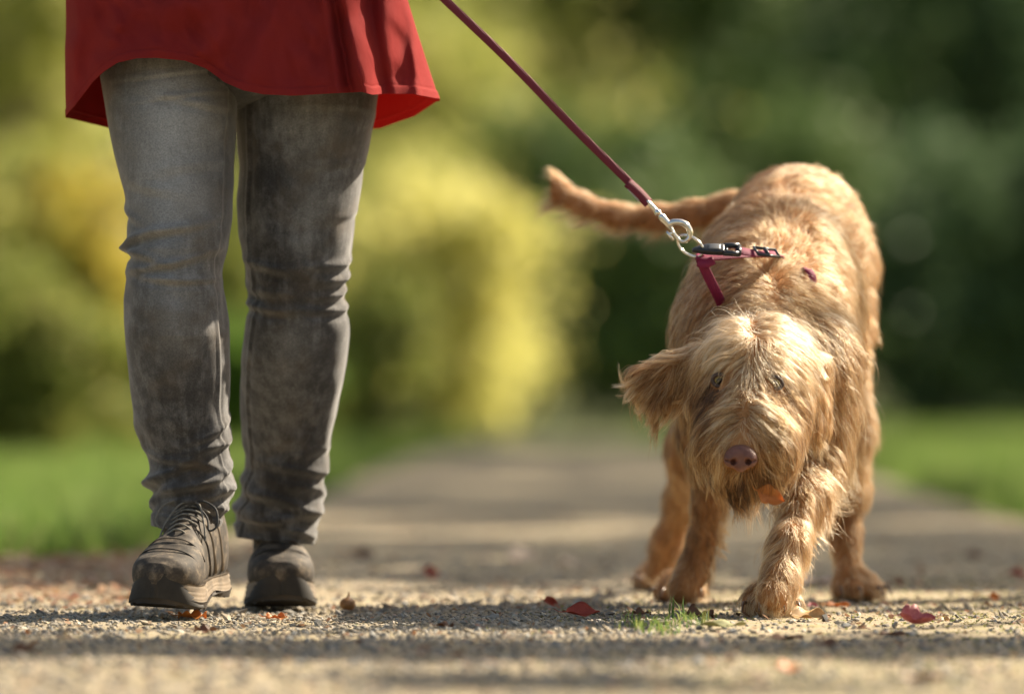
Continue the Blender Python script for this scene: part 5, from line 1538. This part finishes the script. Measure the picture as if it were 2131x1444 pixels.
def lathe(path, rad, n=14): return tube(path, rad, n)
# swivel, hook, gate
sw0, sw1 = P(1346, 418, YL - .002), P(1398, 474, YL - .002)
d_ = (sw1 - sw0); Lw = np.linalg.norm(d_); d_ /= Lw
prof = [(0, .003), (.1, .0036), (.36, .0034), (.40, .0052), (.47, .0056), (.50, .0034), (.54, .0036), (.56, .0052), (.62, .0056), (.9, .0046), (1, .0040)]
pr = np.array([(np.interp(x, [p_[0] for p_ in prof], [p_[1] for p_ in prof])) for x in np.linspace(0, 1, 40)])
snap = mesh_np('snap_hook', *tube([sw0 + d_ * Lw * x for x in np.linspace(0, 1, 40)], pr, 14), M_steel, leash)
hk = [P(1392, 468, YL - .002), P(1402, 463, YL - .004), P(1420, 464, YL - .004), P(1433, 475, YL - .003), P(1436, 490, YL - .002), P(1430, 500, YL - .002), P(1424, 504, YL - .001)]
mesh_np('hook_bow', *tube(spline(hk, 34), np.concatenate([np.linspace(.0052, .0046, 20), np.linspace(.0044, .0026, 14)]), 12), M_steel, leash)
mesh_np('hook_gate', *tube(spline([P(1396, 474, YL - .002), P(1404, 488, YL - .002), P(1415, 501, YL - .002), P(1423, 504, YL - .002)], 16), .0026, 10), M_steel, leash)
mesh_np('thumb_lever', *tube(spline([P(1402, 482, YL - .004), P(1396, 486, YL - .010), P(1388, 487, YL - .012)], 10), .0021, 8), M_steel, leash)
mesh_np('thumb_lever', *tube([P(1387, 482, YL - .012), P(1394, 491, YL - .012), P(1402, 500, YL - .012)], .0022, 8), M_steel, leash)

har = empty('dog_harness', P(1500, 530, 8.52), 'magenta webbing dog harness with black buckle and steel ring', 'harness')
YH = 8.475
th = np.linspace(0, 2 * np.pi, 49)
rc = P(1437, 512, YH); ra, rb = P(1462, 498, YH) - rc, P(1433, 512 + 24, YH) - rc
ea = np.array([np.cos(R(35)), -.2, -np.sin(R(35))]) * .0215; eb = np.array([-np.sin(R(35)) * .75, .55, -np.cos(R(35)) * .75]) * .0165
ring = rc + np.cos(th)[:, None] * ea + np.sin(th)[:, None] * eb
mesh_np('steel_ring', *tube(ring, .0020, 10, cap=False), M_steel, har)
# strap from buckle towards the withers, side strap down the shoulder
def sp_(px, py, o=.014):
    q = surf(px, py); return q + D.grad(q[None])[0] * o if q is not None else P(px, py, 8.6)
V, F = ribbon([P(1448, 534, YH), P(1480, 536, YH), P(1530, 532, YH + .01), P(1575, 530, YH + .03), P(1606, 531, YH + .055), sp_(1622, 540, .004), sp_(1640, 552, -.02)], .0150, .0022, (0, -.7, 1.0), 40)
mesh_np('strap', V, F, M_strap, har)
V, F = ribbon([P(1530, 520, YH - .004), P(1552, 524, YH), P(1580, 528, YH + .012), P(1615, 528, YH + .04)], .016, .0022, (0, -.8, .8), 20)
mesh_np('strap', V, F, M_strap, har)
V, F = ribbon([P(1456, 534, YH), P(1463, 552, YH + .004), P(1476, 580, YH + .012), P(1490, 608, YH + .024), P(1505, 640, YH + .05)], .0150, .0022, (.1, -1, -.15), 30)
mesh_np('strap', V, F, M_strap, har)
V, F = ribbon([P(1452, 546, YH - .004), P(1468, 549, YH - .006), P(1486, 541, YH - .004)], .013, .003, (0, -1, .1), 14)
mesh_np('strap_keeper', V, F, M_strap, har)
q_ = surf(1685, 580)
V, F = ribbon([q_ + np.array(v) for v in ((-.010, .004, .010), (-.003, -.016, .013), (.003, -.022, .002), (.005, -.016, -.010), (.005, .004, -.020))], .0125, .0022, (.5, -1, .3), 24)
mesh_np('strap', V, F, M_strap, har)
def buckle(name, pA, pB, wid, hgt, prongs=True):
    pA, pB = np.array(pA), np.array(pB); a = pB - pA; L_ = np.linalg.norm(a); a /= L_
    f = np.array([0, -.75, 1.]); f -= a * (f @ a); f /= np.linalg.norm(f); s = np.cross(a, f)
    W = lambda l, w, h: pA + a * l * L_ + s * w + f * h
    par = []
    def slab(t, w, h0, h1):
        """outline stations along the length, rounded section"""
        V = []
        for tt_, ww, ha, hb in zip(t, w, h0, h1):
            for q in np.linspace(0, 2 * np.pi, 20, endpoint=False):
                c_, s_ = math.cos(q), math.sin(q)
                V.append(W(tt_, ww * np.sign(c_) * abs(c_) ** .45, (ha + hb) / 2 + (hb - ha) / 2 * np.sign(s_) * abs(s_) ** .45))
        n = len(t); V = np.array(V); V = np.concatenate([V, [V[:20].mean(0)], [V[-40:-20].mean(0) if False else V[(n - 1) * 20:n * 20].mean(0)]])
        i = np.arange(20); i2 = (i + 1) % 20
        return V, [grid_faces(20, n), np.stack([i2, i, np.full(20, n * 20)], -1), np.stack([(n - 1) * 20 + i, (n - 1) * 20 + i2, np.full(20, n * 20 + 1)], -1)]
    if prongs:
        par.append(slab([0, .04, .15, .3, .5, .64, .66], [wid * .25, wid * .35, wid * .6, wid * .9, wid, wid * .98, wid * .9], [0] * 7, [hgt * .4, hgt * .6, hgt * .85, hgt, hgt, hgt, hgt * .9]))
        for sg in (-1, 1):
            V, F = tube([W(.64, sg * wid * .85, hgt * .5), W(.80, sg * wid * .95, hgt * .55), W(.95, sg * wid * 1.02, hgt * .5)], hgt * .42, 10); par.append((V, F))
        V, F = tube([W(.95, -wid * 1.02, hgt * .45), W(.96, 0, hgt * .45), W(.95, wid * 1.02, hgt * .45)], hgt * .42, 10); par.append((V, F))
        V, F = tube([W(.70, -wid * .9, hgt * .45), W(.70, wid * .9, hgt * .45)], hgt * .3, 10); par.append((V, F))
        o = mesh_np(name, *merge(par), M_plastic, har)
        rr = slab([.34, .36, .56, .58], [wid * .5, wid * .6, wid * .6, wid * .5], [hgt * .9] * 4, [hgt * 1.05, hgt * 1.12, hgt * 1.12, hgt * 1.05])
        mesh_np('raised_panel', rr[0], rr[1], simple('worn_plastic', (.12, .12, .12), .35), har)
    else:
        for sg in (-1, 1):
            par.append(tube([W(0, sg * wid, hgt * .5), W(1, sg * wid, hgt * .5)], hgt * .45, 10))
        for l in (0, .5, 1):
            par.append(tube([W(l, -wid, hgt * .6), W(l, wid, hgt * .6)], hgt * (.42 if l != .5 else .6), 10))
        mesh_np(name, *merge(par), M_plastic, har)
buckle('side_release_buckle', P(1440, 524, YH - .004), P(1542, 526, YH - .006), .0105, .010)
buckle('strap_slide', P(1572, 525, YH + .006), P(1616, 530, YH + .022), .0095, .0048, False)
